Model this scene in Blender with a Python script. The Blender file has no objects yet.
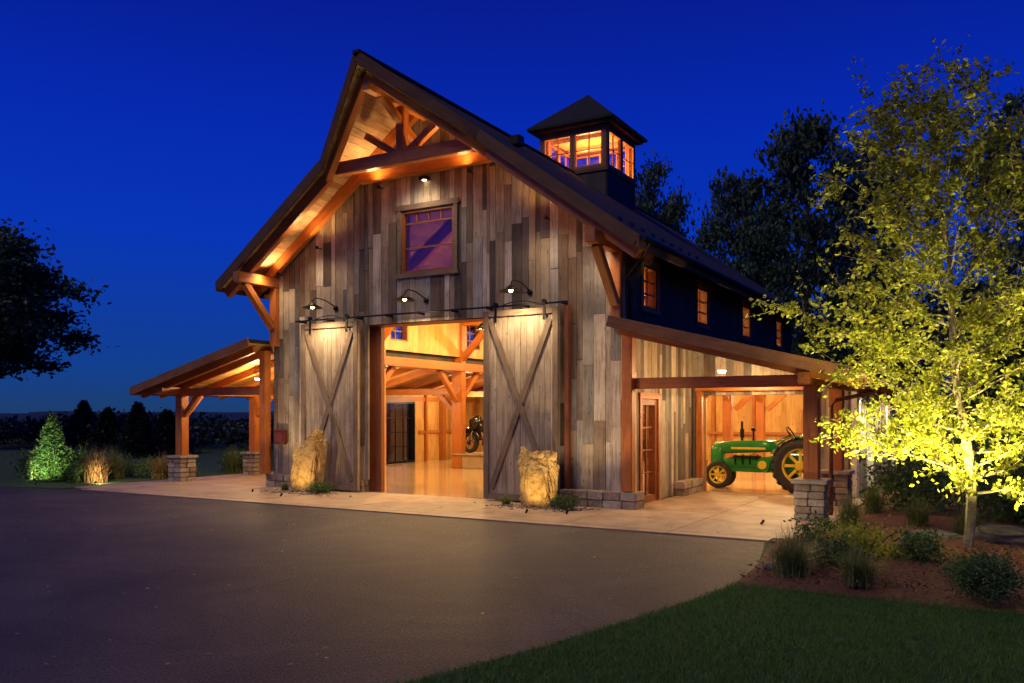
import bpy, bmesh, math, random
import numpy as np
from mathutils import Vector, Matrix, noise
random.seed(7)
RNG=np.random.default_rng(11)
scene=bpy.context.scene
scene.view_settings.view_transform='Standard'
scene.view_settings.look='None'
scene.view_settings.exposure=0
scene.view_settings.gamma=1
V=Vector
# ------------------------------------------------------------------ helpers
def link(o,parent=None):
    scene.collection.objects.link(o)
    if parent is not None: o.parent=parent
    return o
def empty(name,loc=(0,0,0)):
    e=bpy.data.objects.new(name,None); e.location=loc; e.empty_display_size=.3
    return link(e)
def mesh_obj(name,verts,faces,mats,parent=None,smooth=False,idx=None):
    me=bpy.data.meshes.new(name)
    if isinstance(verts,np.ndarray): verts=verts.tolist()
    if isinstance(faces,np.ndarray): faces=faces.tolist()
    me.from_pydata(verts,[],faces)
    if not isinstance(mats,(list,tuple)): mats=[mats]
    for m in mats: me.materials.append(m)
    if idx is not None: me.polygons.foreach_set('material_index',idx)
    if smooth: me.polygons.foreach_set('use_smooth',[True]*len(me.polygons))
    me.update()
    return link(bpy.data.objects.new(name,me),parent)
class MB:
    def __init__(s): s.v=[];s.f=[];s.m=[]
    def add(s,vs,fs,mi=0):
        b=len(s.v); s.v+= [tuple(p) for p in vs]
        for f in fs: s.f.append(tuple(b+i for i in f)); s.m.append(mi)
    def box(s,lo,hi,mi=0,M=None):
        x0,y0,z0=lo;x1,y1,z1=hi
        vs=[V(p) for p in [(x0,y0,z0),(x1,y0,z0),(x1,y1,z0),(x0,y1,z0),(x0,y0,z1),(x1,y0,z1),(x1,y1,z1),(x0,y1,z1)]]
        if M is not None: vs=[M@p for p in vs]
        s.add(vs,[(0,3,2,1),(4,5,6,7),(0,1,5,4),(1,2,6,5),(2,3,7,6),(3,0,4,7)],mi)
    def lathe(s,prof,segs=24,mi=0,M=None):
        n=len(prof);vs=[];fs=[]
        for k in range(segs):
            a=2*math.pi*k/segs
            for r,z in prof: vs.append(V((r*math.cos(a),r*math.sin(a),z)))
        for k in range(segs):
            k2=(k+1)%segs
            for j in range(n-1): fs.append((k*n+j,k2*n+j,k2*n+j+1,k*n+j+1))
        if M is not None: vs=[M@p for p in vs]
        s.add(vs,fs,mi)
    def tube(s,pts,rad,segs=8,mi=0):
        pts=[V(p) for p in pts]; n=len(pts)
        if not isinstance(rad,(list,tuple)): rad=[rad]*n
        vs=[];fs=[]
        ref=V((0,0,1))
        for i,p in enumerate(pts):
            d=(pts[min(i+1,n-1)]-pts[max(i-1,0)])
            if d.length<1e-6: d=V((0,0,1))
            d.normalize()
            r=ref if abs(d.dot(ref))<.95 else V((1,0,0))
            a=d.cross(r).normalized(); b=d.cross(a).normalized()
            for k in range(segs):
                t=2*math.pi*k/segs
                vs.append(p+(a*math.cos(t)+b*math.sin(t))*rad[i])
        for i in range(n-1):
            for k in range(segs):
                k2=(k+1)%segs
                fs.append((i*segs+k,i*segs+k2,(i+1)*segs+k2,(i+1)*segs+k))
        fs.append(tuple(range(segs))[::-1]); fs.append(tuple((n-1)*segs+k for k in range(segs)))
        s.add(vs,fs,mi)
    def build(s,name,mats,parent=None,smooth=False,bevel=0):
        o=mesh_obj(name,s.v,s.f,mats,parent,smooth,s.m)
        if bevel:
            bm=bmesh.new();bm.from_mesh(o.data)
            bmesh.ops.recalc_face_normals(bm,faces=bm.faces)
            bmesh.ops.bevel(bm,geom=list(bm.edges),offset=bevel,segments=2,affect='EDGES',clamp_overlap=True)
            bm.to_mesh(o.data);bm.free()
        return o
def beam(p1,p2,w,h,mat,name,parent,bev=.012):
    p1=V(p1);p2=V(p2);d=p2-p1;L=d.length;x=d.normalized()
    up=V((0,0,1)) if abs(x.z)<.97 else V((0,1,0))
    y=up.cross(x).normalized(); z=x.cross(y).normalized()
    M=Matrix((x,y,z)).transposed().to_4x4(); M.translation=p1
    b=MB(); b.box((0,-w/2,-h/2),(L,w/2,h/2))
    o=b.build(name,[mat],parent,bevel=bev if bev else 0)
    o.matrix_world=M
    if parent is not None: o.parent=parent
    return o
# ------------------------------------------------------------------ materials
def newmat(name):
    m=bpy.data.materials.new(name); m.use_nodes=True
    nt=m.node_tree; p=nt.nodes['Principled BSDF']
    return m,nt,p
def N(nt,t,**k):
    n=nt.nodes.new(t)
    for a,b in k.items(): setattr(n,a,b)
    return n
def ramp(nt,stops,interp='LINEAR'):
    r=N(nt,'ShaderNodeValToRGB'); r.color_ramp.interpolation=interp
    e=r.color_ramp.elements
    while len(e)<len(stops): e.new(.5)
    for i,(p,c) in enumerate(stops):
        e[i].position=p; e[i].color=(c[0],c[1],c[2],1)
    return r
def simple(name,col,rough=.6,metal=0,noise=0,scale=8,bump=0,emis=None,es=0):
    m,nt,p=newmat(name)
    p.inputs['Roughness'].default_value=rough; p.inputs['Metallic'].default_value=metal
    tc=N(nt,'ShaderNodeTexCoord'); nz=N(nt,'ShaderNodeTexNoise'); nz.inputs['Scale'].default_value=scale; nz.inputs['Detail'].default_value=6
    nt.links.new(tc.outputs['Object'],nz.inputs['Vector'])
    k=noise if noise else .12
    r=ramp(nt,[(.25,[c*(1-k) for c in col]),(.75,[min(1,c*(1+k)) for c in col])])
    nt.links.new(nz.outputs['Fac'],r.inputs['Fac']); nt.links.new(r.outputs['Color'],p.inputs['Base Color'])
    if bump:
        b=N(nt,'ShaderNodeBump'); b.inputs['Strength'].default_value=bump; b.inputs['Distance'].default_value=.02
        nt.links.new(nz.outputs['Fac'],b.inputs['Height']); nt.links.new(b.outputs['Normal'],p.inputs['Normal'])
    if emis:
        p.inputs['Emission Color'].default_value=(*emis,1); p.inputs['Emission Strength'].default_value=es
    return m
def wood(name,stops,axis,rough=.75,island=True,dark=.45,bump=.35,stain=.7,interp='LINEAR',knots=False):
    m,nt,p=newmat(name); p.inputs['Roughness'].default_value=rough
    tc=N(nt,'ShaderNodeTexCoord'); mp=N(nt,'ShaderNodeMapping')
    sc=[22,22,22]; sc[axis]=1.1; mp.inputs['Scale'].default_value=sc
    nt.links.new(tc.outputs['Object'],mp.inputs['Vector'])
    if island:
        g=N(nt,'ShaderNodeNewGeometry'); rnd=g.outputs['Random Per Island']
    else:
        g=N(nt,'ShaderNodeObjectInfo'); rnd=g.outputs['Random']
    mul=N(nt,'ShaderNodeMath',operation='MULTIPLY'); mul.inputs[1].default_value=57
    nt.links.new(rnd,mul.inputs[0])
    add=N(nt,'ShaderNodeVectorMath',operation='ADD')
    nt.links.new(mp.outputs[0],add.inputs[0]); nt.links.new(mul.outputs[0],add.inputs[1])
    nz=N(nt,'ShaderNodeTexNoise'); nz.inputs['Scale'].default_value=1.3; nz.inputs['Detail'].default_value=9; nz.inputs['Roughness'].default_value=.68; nz.inputs['Distortion'].default_value=.6
    nt.links.new(add.outputs[0],nz.inputs['Vector'])
    r=ramp(nt,stops,interp); nt.links.new(rnd,r.inputs['Fac'])
    gr=ramp(nt,[(.3,(dark,dark*.9,dark*.8)),(.52,(1,1,1)),(.75,(1.0,1.0,1.0))])
    nt.links.new(nz.outputs['Fac'],gr.inputs['Fac'])
    mx=N(nt,'ShaderNodeMix',data_type='RGBA',blend_type='MULTIPLY'); mx.inputs[0].default_value=.95
    nt.links.new(r.outputs['Color'],mx.inputs[6]); nt.links.new(gr.outputs['Color'],mx.inputs[7])
    n2=N(nt,'ShaderNodeTexNoise'); n2.inputs['Scale'].default_value=1.7; n2.inputs['Detail'].default_value=6; n2.inputs['Roughness'].default_value=.65
    ad2=N(nt,'ShaderNodeVectorMath',operation='ADD'); nt.links.new(tc.outputs['Object'],ad2.inputs[0]); nt.links.new(mul.outputs[0],ad2.inputs[1])
    nt.links.new((ad2 if knots else tc).outputs[0 if knots else 'Object'],n2.inputs['Vector'])
    g2=ramp(nt,[(.35,(.5,.44,.38)),(.6,(1,1,1))]); nt.links.new(n2.outputs['Fac'],g2.inputs['Fac'])
    m2=N(nt,'ShaderNodeMix',data_type='RGBA',blend_type='MULTIPLY'); m2.inputs[0].default_value=stain
    nt.links.new(mx.outputs[2],m2.inputs[6]); nt.links.new(g2.outputs['Color'],m2.inputs[7])
    last=m2.outputs[2]
    if knots:
        vo=N(nt,'ShaderNodeTexVoronoi'); vo.inputs['Scale'].default_value=1.0
        mk=N(nt,'ShaderNodeMapping'); s2=[7,7,7]; s2[axis]=2.6; mk.inputs['Scale'].default_value=s2
        nt.links.new(ad2.outputs[0],mk.inputs[0]); nt.links.new(mk.outputs[0],vo.inputs['Vector'])
        g3=ramp(nt,[(.05,(.3,.24,.2)),(.13,(1,1,1))]); nt.links.new(vo.outputs['Distance'],g3.inputs['Fac'])
        m3=N(nt,'ShaderNodeMix',data_type='RGBA',blend_type='MULTIPLY'); m3.inputs[0].default_value=.8
        nt.links.new(last,m3.inputs[6]); nt.links.new(g3.outputs['Color'],m3.inputs[7]); last=m3.outputs[2]
    nt.links.new(last,p.inputs['Base Color'])
    b=N(nt,'ShaderNodeBump'); b.inputs['Strength'].default_value=bump; b.inputs['Distance'].default_value=.012
    nt.links.new(nz.outputs['Fac'],b.inputs['Height']); nt.links.new(b.outputs['Normal'],p.inputs['Normal'])
    return m
barn_st=[(0,(.09,.07,.05)),(.09,(.33,.26,.17)),(.22,(.24,.22,.19)),(.34,(.42,.35,.25)),(.46,(.16,.11,.07)),(.57,(.38,.35,.30)),(.69,(.28,.21,.14)),(.81,(.56,.48,.37)),(.92,(.14,.12,.10))]
M_SIDING=wood('weathered_siding',barn_st,2,interp='CONSTANT',knots=True,bump=.8,dark=.3)
M_SOFFIT=wood('soffit_boards',[(0,(.32,.19,.10)),(.5,(.54,.37,.21)),(1,(.40,.27,.16))],1,knots=True)
M_DOOR=wood('door_planks',[(0,(.28,.225,.165)),(.5,(.42,.34,.25)),(1,(.35,.28,.20))],2,dark=.4,knots=True,bump=.7)
M_DTRIM=wood('door_trim_wood',[(0,(.17,.12,.08)),(1,(.23,.165,.11))],0,island=False)
M_TIMBER=wood('oiled_timber',[(0,(.42,.12,.018)),(.5,(.54,.18,.03)),(1,(.48,.15,.024))],0,island=False,rough=.5,dark=.42,stain=.5)
M_TDARK=wood('dark_timber',[(0,(.20,.06,.018)),(1,(.26,.085,.026))],0,island=False,rough=.55,dark=.5,stain=.5)
M_TIN=wood('interior_timber',[(0,(.30,.085,.014)),(.5,(.38,.12,.02)),(1,(.34,.10,.016))],0,island=False,rough=.5,dark=.5,stain=.4)
M_PINEZ=wood('pine_boards',[(0,(.40,.20,.05)),(.5,(.58,.33,.10)),(1,(.48,.25,.07))],2,rough=.5,dark=.5,stain=.45,knots=True)
M_PINEY=wood('pine_deck',[(0,(.42,.21,.055)),(.5,(.60,.34,.105)),(1,(.50,.27,.075))],1,rough=.5,dark=.5,stain=.45,knots=True)
M_DARKSIDE=wood('slate_siding',[(0,(.036,.031,.028)),(.5,(.06,.052,.046)),(1,(.046,.04,.036))],2,dark=.7)
M_FASCIA=wood('fascia_boards',[(0,(.10,.042,.018)),(1,(.15,.06,.026))],0,island=False)
M_FASCIAL=wood('leanto_fascia_boards',[(0,(.26,.10,.035)),(1,(.32,.13,.045))],0,island=False)
M_METAL=simple('black_iron',(.02,.02,.022),.4,.8)
M_WHITE=simple('white_enamel',(.7,.66,.6),.4)
M_PALE=simple('pale_plinth_paint',(.30,.22,.14),.7,noise=.3,scale=5)
M_FRAME=simple('window_frame',(.14,.09,.05),.5)
M_BULB=simple('bulb',(.9,.8,.6),.4,emis=(1,.72,.38),es=22)
def glass(name,mix=.35,tint=(1,1,1)):
    m,nt,p=newmat(name)
    out=nt.nodes['Material Output']; nt.nodes.remove(p)
    t=N(nt,'ShaderNodeBsdfTransparent'); t.inputs[0].default_value=(*tint,1)
    g=N(nt,'ShaderNodeBsdfGlossy'); g.inputs['Roughness'].default_value=.03; g.inputs[0].default_value=(.8,.85,.95,1)
    mx=N(nt,'ShaderNodeMixShader')
    fr=N(nt,'ShaderNodeFresnel'); fr.inputs['IOR'].default_value=1.5
    ad=N(nt,'ShaderNodeMath',operation='ADD'); ad.use_clamp=True; ad.inputs[1].default_value=mix
    nt.links.new(fr.outputs[0],ad.inputs[0]); nt.links.new(ad.outputs[0],mx.inputs[0])
    nt.links.new(t.outputs[0],mx.inputs[1]); nt.links.new(g.outputs[0],mx.inputs[2]); nt.links.new(mx.outputs[0],out.inputs['Surface'])
    return m
M_GLASS=glass('window_glass',.03)
M_GLASSR=glass('reflective_glass',.12,(.15,.085,.06))
M_GLASSD=glass('door_glass',.1,(.25,.25,.25))
def stone(name,c1,c2,c3,scale=3,bump=.8,lo=.28,hi=.72):
    m,nt,p=newmat(name); p.inputs['Roughness'].default_value=.85
    tc=N(nt,'ShaderNodeTexCoord'); g=N(nt,'ShaderNodeNewGeometry')
    nz=N(nt,'ShaderNodeTexNoise'); nz.inputs['Scale'].default_value=scale; nz.inputs['Detail'].default_value=10; nz.inputs['Roughness'].default_value=.68
    nt.links.new(tc.outputs['Object'],nz.inputs['Vector'])
    mr=N(nt,'ShaderNodeMath',operation='MULTIPLY_ADD'); mr.inputs[1].default_value=.35; 
    nt.links.new(g.outputs['Random Per Island'],mr.inputs[0]); 
    sb=N(nt,'ShaderNodeMath',operation='ADD'); sb.inputs[1].default_value=-.17; nt.links.new(nz.outputs['Fac'],sb.inputs[0]); nt.links.new(sb.outputs[0],mr.inputs[2])
    r=ramp(nt,[(lo,c1),((lo+hi)/2,c2),(hi,c3)]); nt.links.new(mr.outputs[0],r.inputs['Fac']); nt.links.new(r.outputs['Color'],p.inputs['Base Color'])
    b=N(nt,'ShaderNodeBump'); b.inputs['Strength'].default_value=bump; b.inputs['Distance'].default_value=.04
    n3=N(nt,'ShaderNodeTexNoise'); n3.inputs['Scale'].default_value=scale*4; n3.inputs['Detail'].default_value=8
    nt.links.new(tc.outputs['Object'],n3.inputs['Vector'])
    nt.links.new(n3.outputs['Fac'],b.inputs['Height']); nt.links.new(b.outputs['Normal'],p.inputs['Normal'])
    return m
M_STONE=stone('field_stone',(.14,.10,.07),(.27,.21,.15),(.40,.33,.26))
M_BOULDER=stone('golden_stone',(.05,.02,.006),(.30,.17,.045),(.50,.34,.12),scale=7,bump=1,lo=.2,hi=.5)
M_ROCK=stone('grey_rock',(.1,.09,.08),(.2,.17,.14),(.3,.26,.2),scale=2)
def leafmat(name,stops,transl=.35,rough=.55):
    m,nt,p=newmat(name); out=nt.nodes['Material Output']
    p.inputs['Roughness'].default_value=rough
    g=N(nt,'ShaderNodeNewGeometry'); r=ramp(nt,stops); nt.links.new(g.outputs['Random Per Island'],r.inputs['Fac'])
    nt.links.new(r.outputs['Color'],p.inputs['Base Color'])
    t=N(nt,'ShaderNodeBsdfTranslucent'); nt.links.new(r.outputs['Color'],t.inputs[0])
    mx=N(nt,'ShaderNodeMixShader'); mx.inputs[0].default_value=transl
    nt.links.new(p.outputs[0],mx.inputs[1]); nt.links.new(t.outputs[0],mx.inputs[2]); nt.links.new(mx.outputs[0],out.inputs['Surface'])
    return m
L_YEL=leafmat('birch_leaves',[(0,(.17,.21,.012)),(.5,(.32,.34,.022)),(1,(.50,.46,.05))],.4)
L_DARK=leafmat('dark_leaves',[(0,(.022,.05,.02)),(.5,(.04,.08,.03)),(1,(.075,.115,.045))],.25)
L_DARKER=leafmat('hedge_leaves',[(0,(.008,.016,.010)),(1,(.018,.030,.016))],.2)
L_SHRUB=leafmat('shrub_leaves',[(0,(.04,.09,.02)),(.5,(.07,.14,.03)),(1,(.12,.19,.04))],.25)
L_SPRUCE=leafmat('spruce_needles',[(0,(.09,.2,.05)),(.6,(.16,.3,.08)),(1,(.24,.38,.12))],.2)
L_GRASSY=leafmat('reed_blades',[(0,(.09,.15,.03)),(.6,(.17,.22,.05)),(1,(.32,.28,.1))],.3)
L_RED=leafmat('rust_blades',[(0,(.16,.07,.03)),(.6,(.24,.14,.06)),(1,(.2,.16,.05))],.3)
L_FLOWER=leafmat('yellow_flowers',[(0,(.40,.27,.03)),(1,(.5,.38,.06))],.2)
L_LAWN=leafmat('lawn_blades',[(0,(.035,.12,.008)),(.5,(.06,.18,.012)),(1,(.12,.23,.02))],.3)
L_DEAD=leafmat('dry_leaves',[(0,(.25,.14,.05)),(1,(.4,.27,.1))],.1)
M_BARK=simple('pale_bark',(.26,.21,.13),.85,noise=.5,scale=14,bump=.6)
M_BARKD=simple('dark_bark',(.06,.045,.035),.9,noise=.4,scale=6,bump=.6)
# ------------------------------------------------------------------ board generator
def boards(name,O,U,W,Nn,u0,u1,bot,top,holes,mat,parent,wr=(.13,.24),t=.025,gap=.003,seg=(1.2,3.2),jit=.008):
    O=V(O);U=V(U);W=V(W);Nn=V(Nn); mb=MB()
    if not callable(bot): b0=bot; bot=lambda u:b0
    if not callable(top): t0=top; top=lambda u:t0
    brk=sorted(set([h[0] for h in holes]+[h[1] for h in holes]))
    brk=[b for b in brk if u0<b<u1]+[u1]
    u=u0
    while u<u1-1e-4:
        nb=next(b for b in brk if b>u+1e-4)
        un=u+random.uniform(*wr)
        if un>nb-.05: un=nb
        uc=(u+un)/2
        segs=[]
        lo=(bot(u),bot(un)); hi=(top(u),top(un))
        hs=sorted([(h[2],h[3]) for h in holes if h[0]-1e-4<=uc<=h[1]+1e-4])
        cur=lo
        for (a,b) in hs:
            if a>max(cur)+.01: segs.append((cur,(a,a)))
            cur=(b,b)
        if min(hi)>max(cur) or max(hi)>min(cur)+.03: segs.append((cur,hi))
        for (a,b) in segs:
            c=a
            while True:
                nx=max(c)+random.uniform(*seg)
                last = nx>min(b)-.35
                e=b if last else (nx,nx)
                off=random.uniform(0,jit); tt=t+off
                g=gap/2
                pts=[(u+g,c[0]+g),(un-g,c[1]+g),(un-g,e[1]-g),(u+g,e[0]-g)]
                vs=[O+U*x+W*z for x,z in pts]+[O+U*x+W*z+Nn*tt for x,z in pts]
                mb.add(vs,[(0,3,2,1),(4,5,6,7),(0,1,5,4),(1,2,6,5),(2,3,7,6),(3,0,4,7)])
                if last: break
                c=e
        u=un
    o=mb.build(name,[mat],parent)
    bm=bmesh.new();bm.from_mesh(o.data);bmesh.ops.recalc_face_normals(bm,faces=bm.faces);bm.to_mesh(o.data);bm.free()
    return o
def stone_stack(mb,lo,hi,rows,bw=.28,jit=.02,mi=0):
    x0,y0,z0=lo;x1,y1,z1=hi
    rh=(z1-z0)/rows
    for r in range(rows):
        za=z0+r*rh
        nx=max(1,round((x1-x0)/bw)); ny=max(1,round((y1-y0)/bw))
        xs=[x0]+sorted(x0+(i+random.uniform(-.2,.2))*(x1-x0)/nx for i in range(1,nx))+[x1]
        ys=[y0]+sorted(y0+(i+random.uniform(-.2,.2))*(y1-y0)/ny for i in range(1,ny))+[y1]
        for i in range(len(xs)-1):
            for j in range(len(ys)-1):
                q=lambda:random.uniform(0,jit)
                mb.box((xs[i]+.006-(q() if i==0 else 0),ys[j]+.006-(q() if j==0 else 0),za+.005),(xs[i+1]-.006+(q() if i==len(xs)-2 else 0),ys[j+1]-.006+(q() if j==len(ys)-2 else 0),za+rh-.004),mi)
# ------------------------------------------------------------------ barn constants
CX=-10.7; XL=-15.25; XR=-6.12; YF=14.8; YB=29.2; YA=18.8
ZR=8.74; SL=.731; DX=5.25
XOL=-18.6; XOR=-2.75
barn=empty('timber_frame_barn')
def rtop(x): return ZR-.20-SL*abs(x-CX)
HOLE_D=(-12.3,-9.1,-1,3.78); HOLE_W=(-11.38,-9.98,4.84,6.22)
boards('front_siding',(0,YF,0),(1,0,0),(0,0,1),(0,-1,0),XL,XR,.3,rtop,[HOLE_D,HOLE_W],M_SIDING,barn,wr=(.10,.25),seg=(.7,2.6),jit=.018,gap=.006)
boards('front_inner_boards',(0,YF+.2,0),(1,0,0),(0,0,1),(0,1,0),XL,XR,0,rtop,[HOLE_D,HOLE_W],M_PINEZ,barn,gap=0,jit=.003)
boards('back_wall_boards',(0,YB-.05,0),(1,0,0),(0,0,1),(0,-1,0),XL,XR,0,rtop,[(-11.9,-9.5,.02,2.6),(-11.38,-9.98,4.84,6.22)],M_PINEZ,barn,gap=0,jit=.004)
boards('back_siding',(0,YB+.05,0),(1,0,0),(0,0,1),(0,1,0),XL,XR,0,rtop,[(-11.9,-9.5,.02,2.6),(-11.38,-9.98,4.84,6.22)],M_SIDING,barn)
def ltopR(x): return 3.55-.253*(x-XR)-.17
def ltopL(x): return 3.55-.253*(XL-x)-.17
for nm,xa,xb,f in (('aisle_back_boards',XOL,XL,ltopL),('aisle_back_boards_b',XR,XOR,ltopR)):
    boards(nm,(0,YB-.05,0),(1,0,0),(0,0,1),(0,-1,0),xa,xb,0,f,[],M_PINEZ,barn,gap=0)
    boards(nm+'_ext',(0,YB+.05,0),(1,0,0),(0,0,1),(0,1,0),xa,xb,0,f,[],M_SIDING,barn)
GH=(-5.85,-3.5,-1,2.2)
boards('garage_front_siding',(0,YA,0),(1,0,0),(0,0,1),(0,-1,0),XR,XOR,.02,ltopR,[GH],M_SIDING,barn)
boards('garage_front_inner',(0,YA+.16,0),(1,0,0),(0,0,1),(0,1,0),XR,XOR,0,ltopR,[GH],M_PINEZ,barn,gap=0)
boards('aisle_front_siding',(0,YA,0),(1,0,0),(0,0,1),(0,-1,0),XOL,XL,.02,ltopL,[],M_SIDING,barn)
boards('aisle_front_inner',(0,YA+.16,0),(1,0,0),(0,0,1),(0,1,0),XOL,XL,0,ltopL,[],M_PINEZ,barn,gap=0)
DH=(15.5,16.42,-1,2.08)
boards('porch_side_siding',(XR,0,0),(0,1,0),(0,0,1),(1,0,0),YF,YA,.02,3.4,[DH],M_SIDING,barn)
boards('porch_side_inner',(XR-.18,0,0),(0,1,0),(0,0,1),(-1,0,0),YF+.2,YA,0,3.6,[DH],M_PINEZ,barn,gap=0)
boards('left_porch_siding',(XL,0,0),(0,1,0),(0,0,1),(-1,0,0),YF,YA,.02,3.4,[],M_SIDING,barn)
boards('left_porch_inner',(XL+.18,0,0),(0,1,0),(0,0,1),(1,0,0),YF+.2,YA,0,3.6,[],M_PINEZ,barn,gap=0)
WY=[(15.6,16.4),(19.0,19.85),(22.95,23.8),(26.9,27.75)]
ch=[(a,b,3.88,4.74) for a,b in WY]
ztop=rtop(XR)
boards('clerestory_siding',(XR,0,0),(0,1,0),(0,0,1),(1,0,0),YF,YB,3.4,ztop,ch,M_DARKSIDE,barn)
boards('clerestory_inner',(XR-.18,0,0),(0,1,0),(0,0,1),(-1,0,0),YF+.2,YB,3.6,ztop,ch,M_PINEZ,barn,gap=0)
boards('clerestory_siding_l',(XL,0,0),(0,1,0),(0,0,1),(-1,0,0),YF,YB,3.4,ztop,ch,M_DARKSIDE,barn)
boards('clerestory_inner_l',(XL+.18,0,0),(0,1,0),(0,0,1),(1,0,0),YF+.2,YB,3.6,ztop,ch,M_PINEZ,barn,gap=0)
oh=[(20.0,20.9,1.0,2.1),(22.6,23.5,1.0,2.1),(25.2,26.1,1.0,2.1)]
zo=3.55-.253*(XOR-XR)-.17
boards('outer_right_siding',(XOR,0,0),(0,1,0),(0,0,1),(1,0,0),YA,YB,.05,zo,oh,M_DOOR,barn)
boards('outer_right_inner',(XOR-.16,0,0),(0,1,0),(0,0,1),(-1,0,0),YA,YB,0,zo,oh,M_PINEZ,barn,gap=0)
gd=(22.8,24.7,-1,2.2)
boards('outer_left_siding',(XOL,0,0),(0,1,0),(0,0,1),(-1,0,0),YA,YB,.05,zo,[gd],M_SIDING,barn)
boards('outer_left_inner',(XOL+.16,0,0),(0,1,0),(0,0,1),(1,0,0),YA,YB,0,zo,[gd],M_PINEZ,barn,gap=0)
def window(name,O,U,Nn,u0,u1,z0,z1,nu,nz,glassm,depth=.2,fw=.06,frame=M_FRAME,trim=True,tm=None,zs=None):
    O=V(O);U=V(U);Nn=V(Nn); mb=MB()
    def bx(a,b,c,d,n0,n1):
        vs=[]
        for n in (n0,n1):
            for (x,z) in ((a,c),(b,c),(b,d),(a,d)): vs.append(O+U*x+V((0,0,z))+Nn*n)
        mb.add(vs,[(0,3,2,1),(4,5,6,7),(0,1,5,4),(1,2,6,5),(2,3,7,6),(3,0,4,7)])
    i0,i1=-depth,.03
    bx(u0,u0+fw,z0,z1,i0,i1);bx(u1-fw,u1,z0,z1,i0,i1);bx(u0+fw,u1-fw,z0,z0+fw,i0,i1);bx(u0+fw,u1-fw,z1-fw,z1,i0,i1)
    zl=zs if zs else [z0+fw+(z1-z0-2*fw)*k/nz for k in range(1,nz)]
    vb=zl[-1] if zs else z0+fw
    for k in range(1,nu):
        x=u0+fw+(u1-u0-2*fw)*k/nu; bx(x-.014,x+.014,vb,z1-fw,-.06,-.02)
    for z in zl: bx(u0+fw,u1-fw,z-.015,z+.015,-.058,-.022)
    mb.build(name+'_frame',[frame],barn)
    if trim:
        mb=MB(); s=.09
        bx(u0-s,u0,z0-.002,z1+.002,.034,.065);bx(u1,u1+s,z0-.002,z1+.002,.034,.065);bx(u0-s-.03,u1+s+.03,z1+.004,z1+s+.03,.034,.075);bx(u0-s-.03,u1+s+.03,z0-s,z0-.004,.034,.085)
        mb.build(name+'_trim',[tm or M_DTRIM],barn)
    mb=MB(); vs=[O+U*x+V((0,0,z))-Nn*.04 for x,z in ((u0,z0),(u1,z0),(u1,z1),(u0,z1))]
    mb.add(vs,[(0,1,2,3)]); mb.build(name+'_glass',[glassm],barn)
window('gable_window',(0,YF,0),(1,0,0),(0,-1,0),HOLE_W[0],HOLE_W[1],HOLE_W[2],HOLE_W[3],4,3,M_GLASSR,zs=[5.4,5.94],frame=M_TDARK)
for i,(a,b) in enumerate(WY):
    window('clerestory_window_%d'%i,(XR,0,0),(0,1,0),(1,0,0),a,b,3.88,4.74,2,3,M_GLASS,frame=M_TDARK,fw=.05)
    window('clerestory_window_l%d'%i,(XL,0,0),(0,1,0),(-1,0,0),a,b,3.88,4.74,2,3,M_GLASS,frame=M_TDARK,fw=.05)
for i,h in enumerate(oh):
    window('aisle_window_%d'%i,(XOR,0,0),(0,1,0),(1,0,0),h[0],h[1],h[2],h[3],2,3,M_GLASS,frame=M_WHITE,tm=M_WHITE)
window('glass_doors',(XOL,0,0),(0,1,0),(-1,0,0),gd[0],gd[1],.03,gd[3],4,4,M_GLASSD,frame=M_METAL,trim=False)
window('back_doors',(0,YB,0),(1,0,0),(0,1,0),-11.9,-9.5,.03,2.6,4,4,M_GLASSD,frame=M_METAL,trim=False)
window('back_gable_window',(0,YB,0),(1,0,0),(0,1,0),-11.38,-9.98,4.84,6.22,3,3,M_GLASSD,trim=False)
window('porch_door',(XR,0,0),(0,1,0),(1,0,0),DH[0],DH[1],.03,2.08,2,4,M_GLASS,frame=M_TDARK,fw=.12,tm=M_TIMBER)
# roof slabs
M_SHING,nt,p=newmat('shingles')
p.inputs['Roughness'].default_value=.9
tc=N(nt,'ShaderNodeTexCoord'); mp=N(nt,'ShaderNodeMapping'); mp.inputs['Rotation'].default_value=(0,0,math.radians(90))
br=N(nt,'ShaderNodeTexBrick'); br.inputs['Scale'].default_value=3; br.inputs['Color1'].default_value=(.010,.009,.011,1); br.inputs['Color2'].default_value=(.022,.020,.021,1); br.inputs['Mortar'].default_value=(.005,.005,.006,1)
br.inputs['Mortar Size'].default_value=.03
nt.links.new(tc.outputs['Object'],mp.inputs[0]); nt.links.new(mp.outputs[0],br.inputs['Vector']); nt.links.new(br.outputs['Color'],p.inputs['Base Color'])
bb=N(nt,'ShaderNodeBump'); bb.inputs['Strength'].default_value=.6; nt.links.new(br.outputs['Color'],bb.inputs['Height']); nt.links.new(bb.outputs['Normal'],p.inputs['Normal'])
def yfront(dx): return 12.5+.6*min(dx,2.0)
def slab(name,pts,th,mat,zf):
    n=len(pts); vs=[(x,y,zf(x)) for x,y in pts]+[(x,y,zf(x)-th) for x,y in pts]
    fs=[tuple(range(n)),tuple(range(2*n-1,n-1,-1))]+[(i,n+i,n+(i+1)%n,(i+1)%n) for i in range(n)]
    o=mesh_obj(name,vs,fs,[mat],barn)
    bm=bmesh.new();bm.from_mesh(o.data);bmesh.ops.recalc_face_normals(bm,faces=bm.faces);bm.to_mesh(o.data);bm.free()
    return o
YE=30.0
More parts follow.
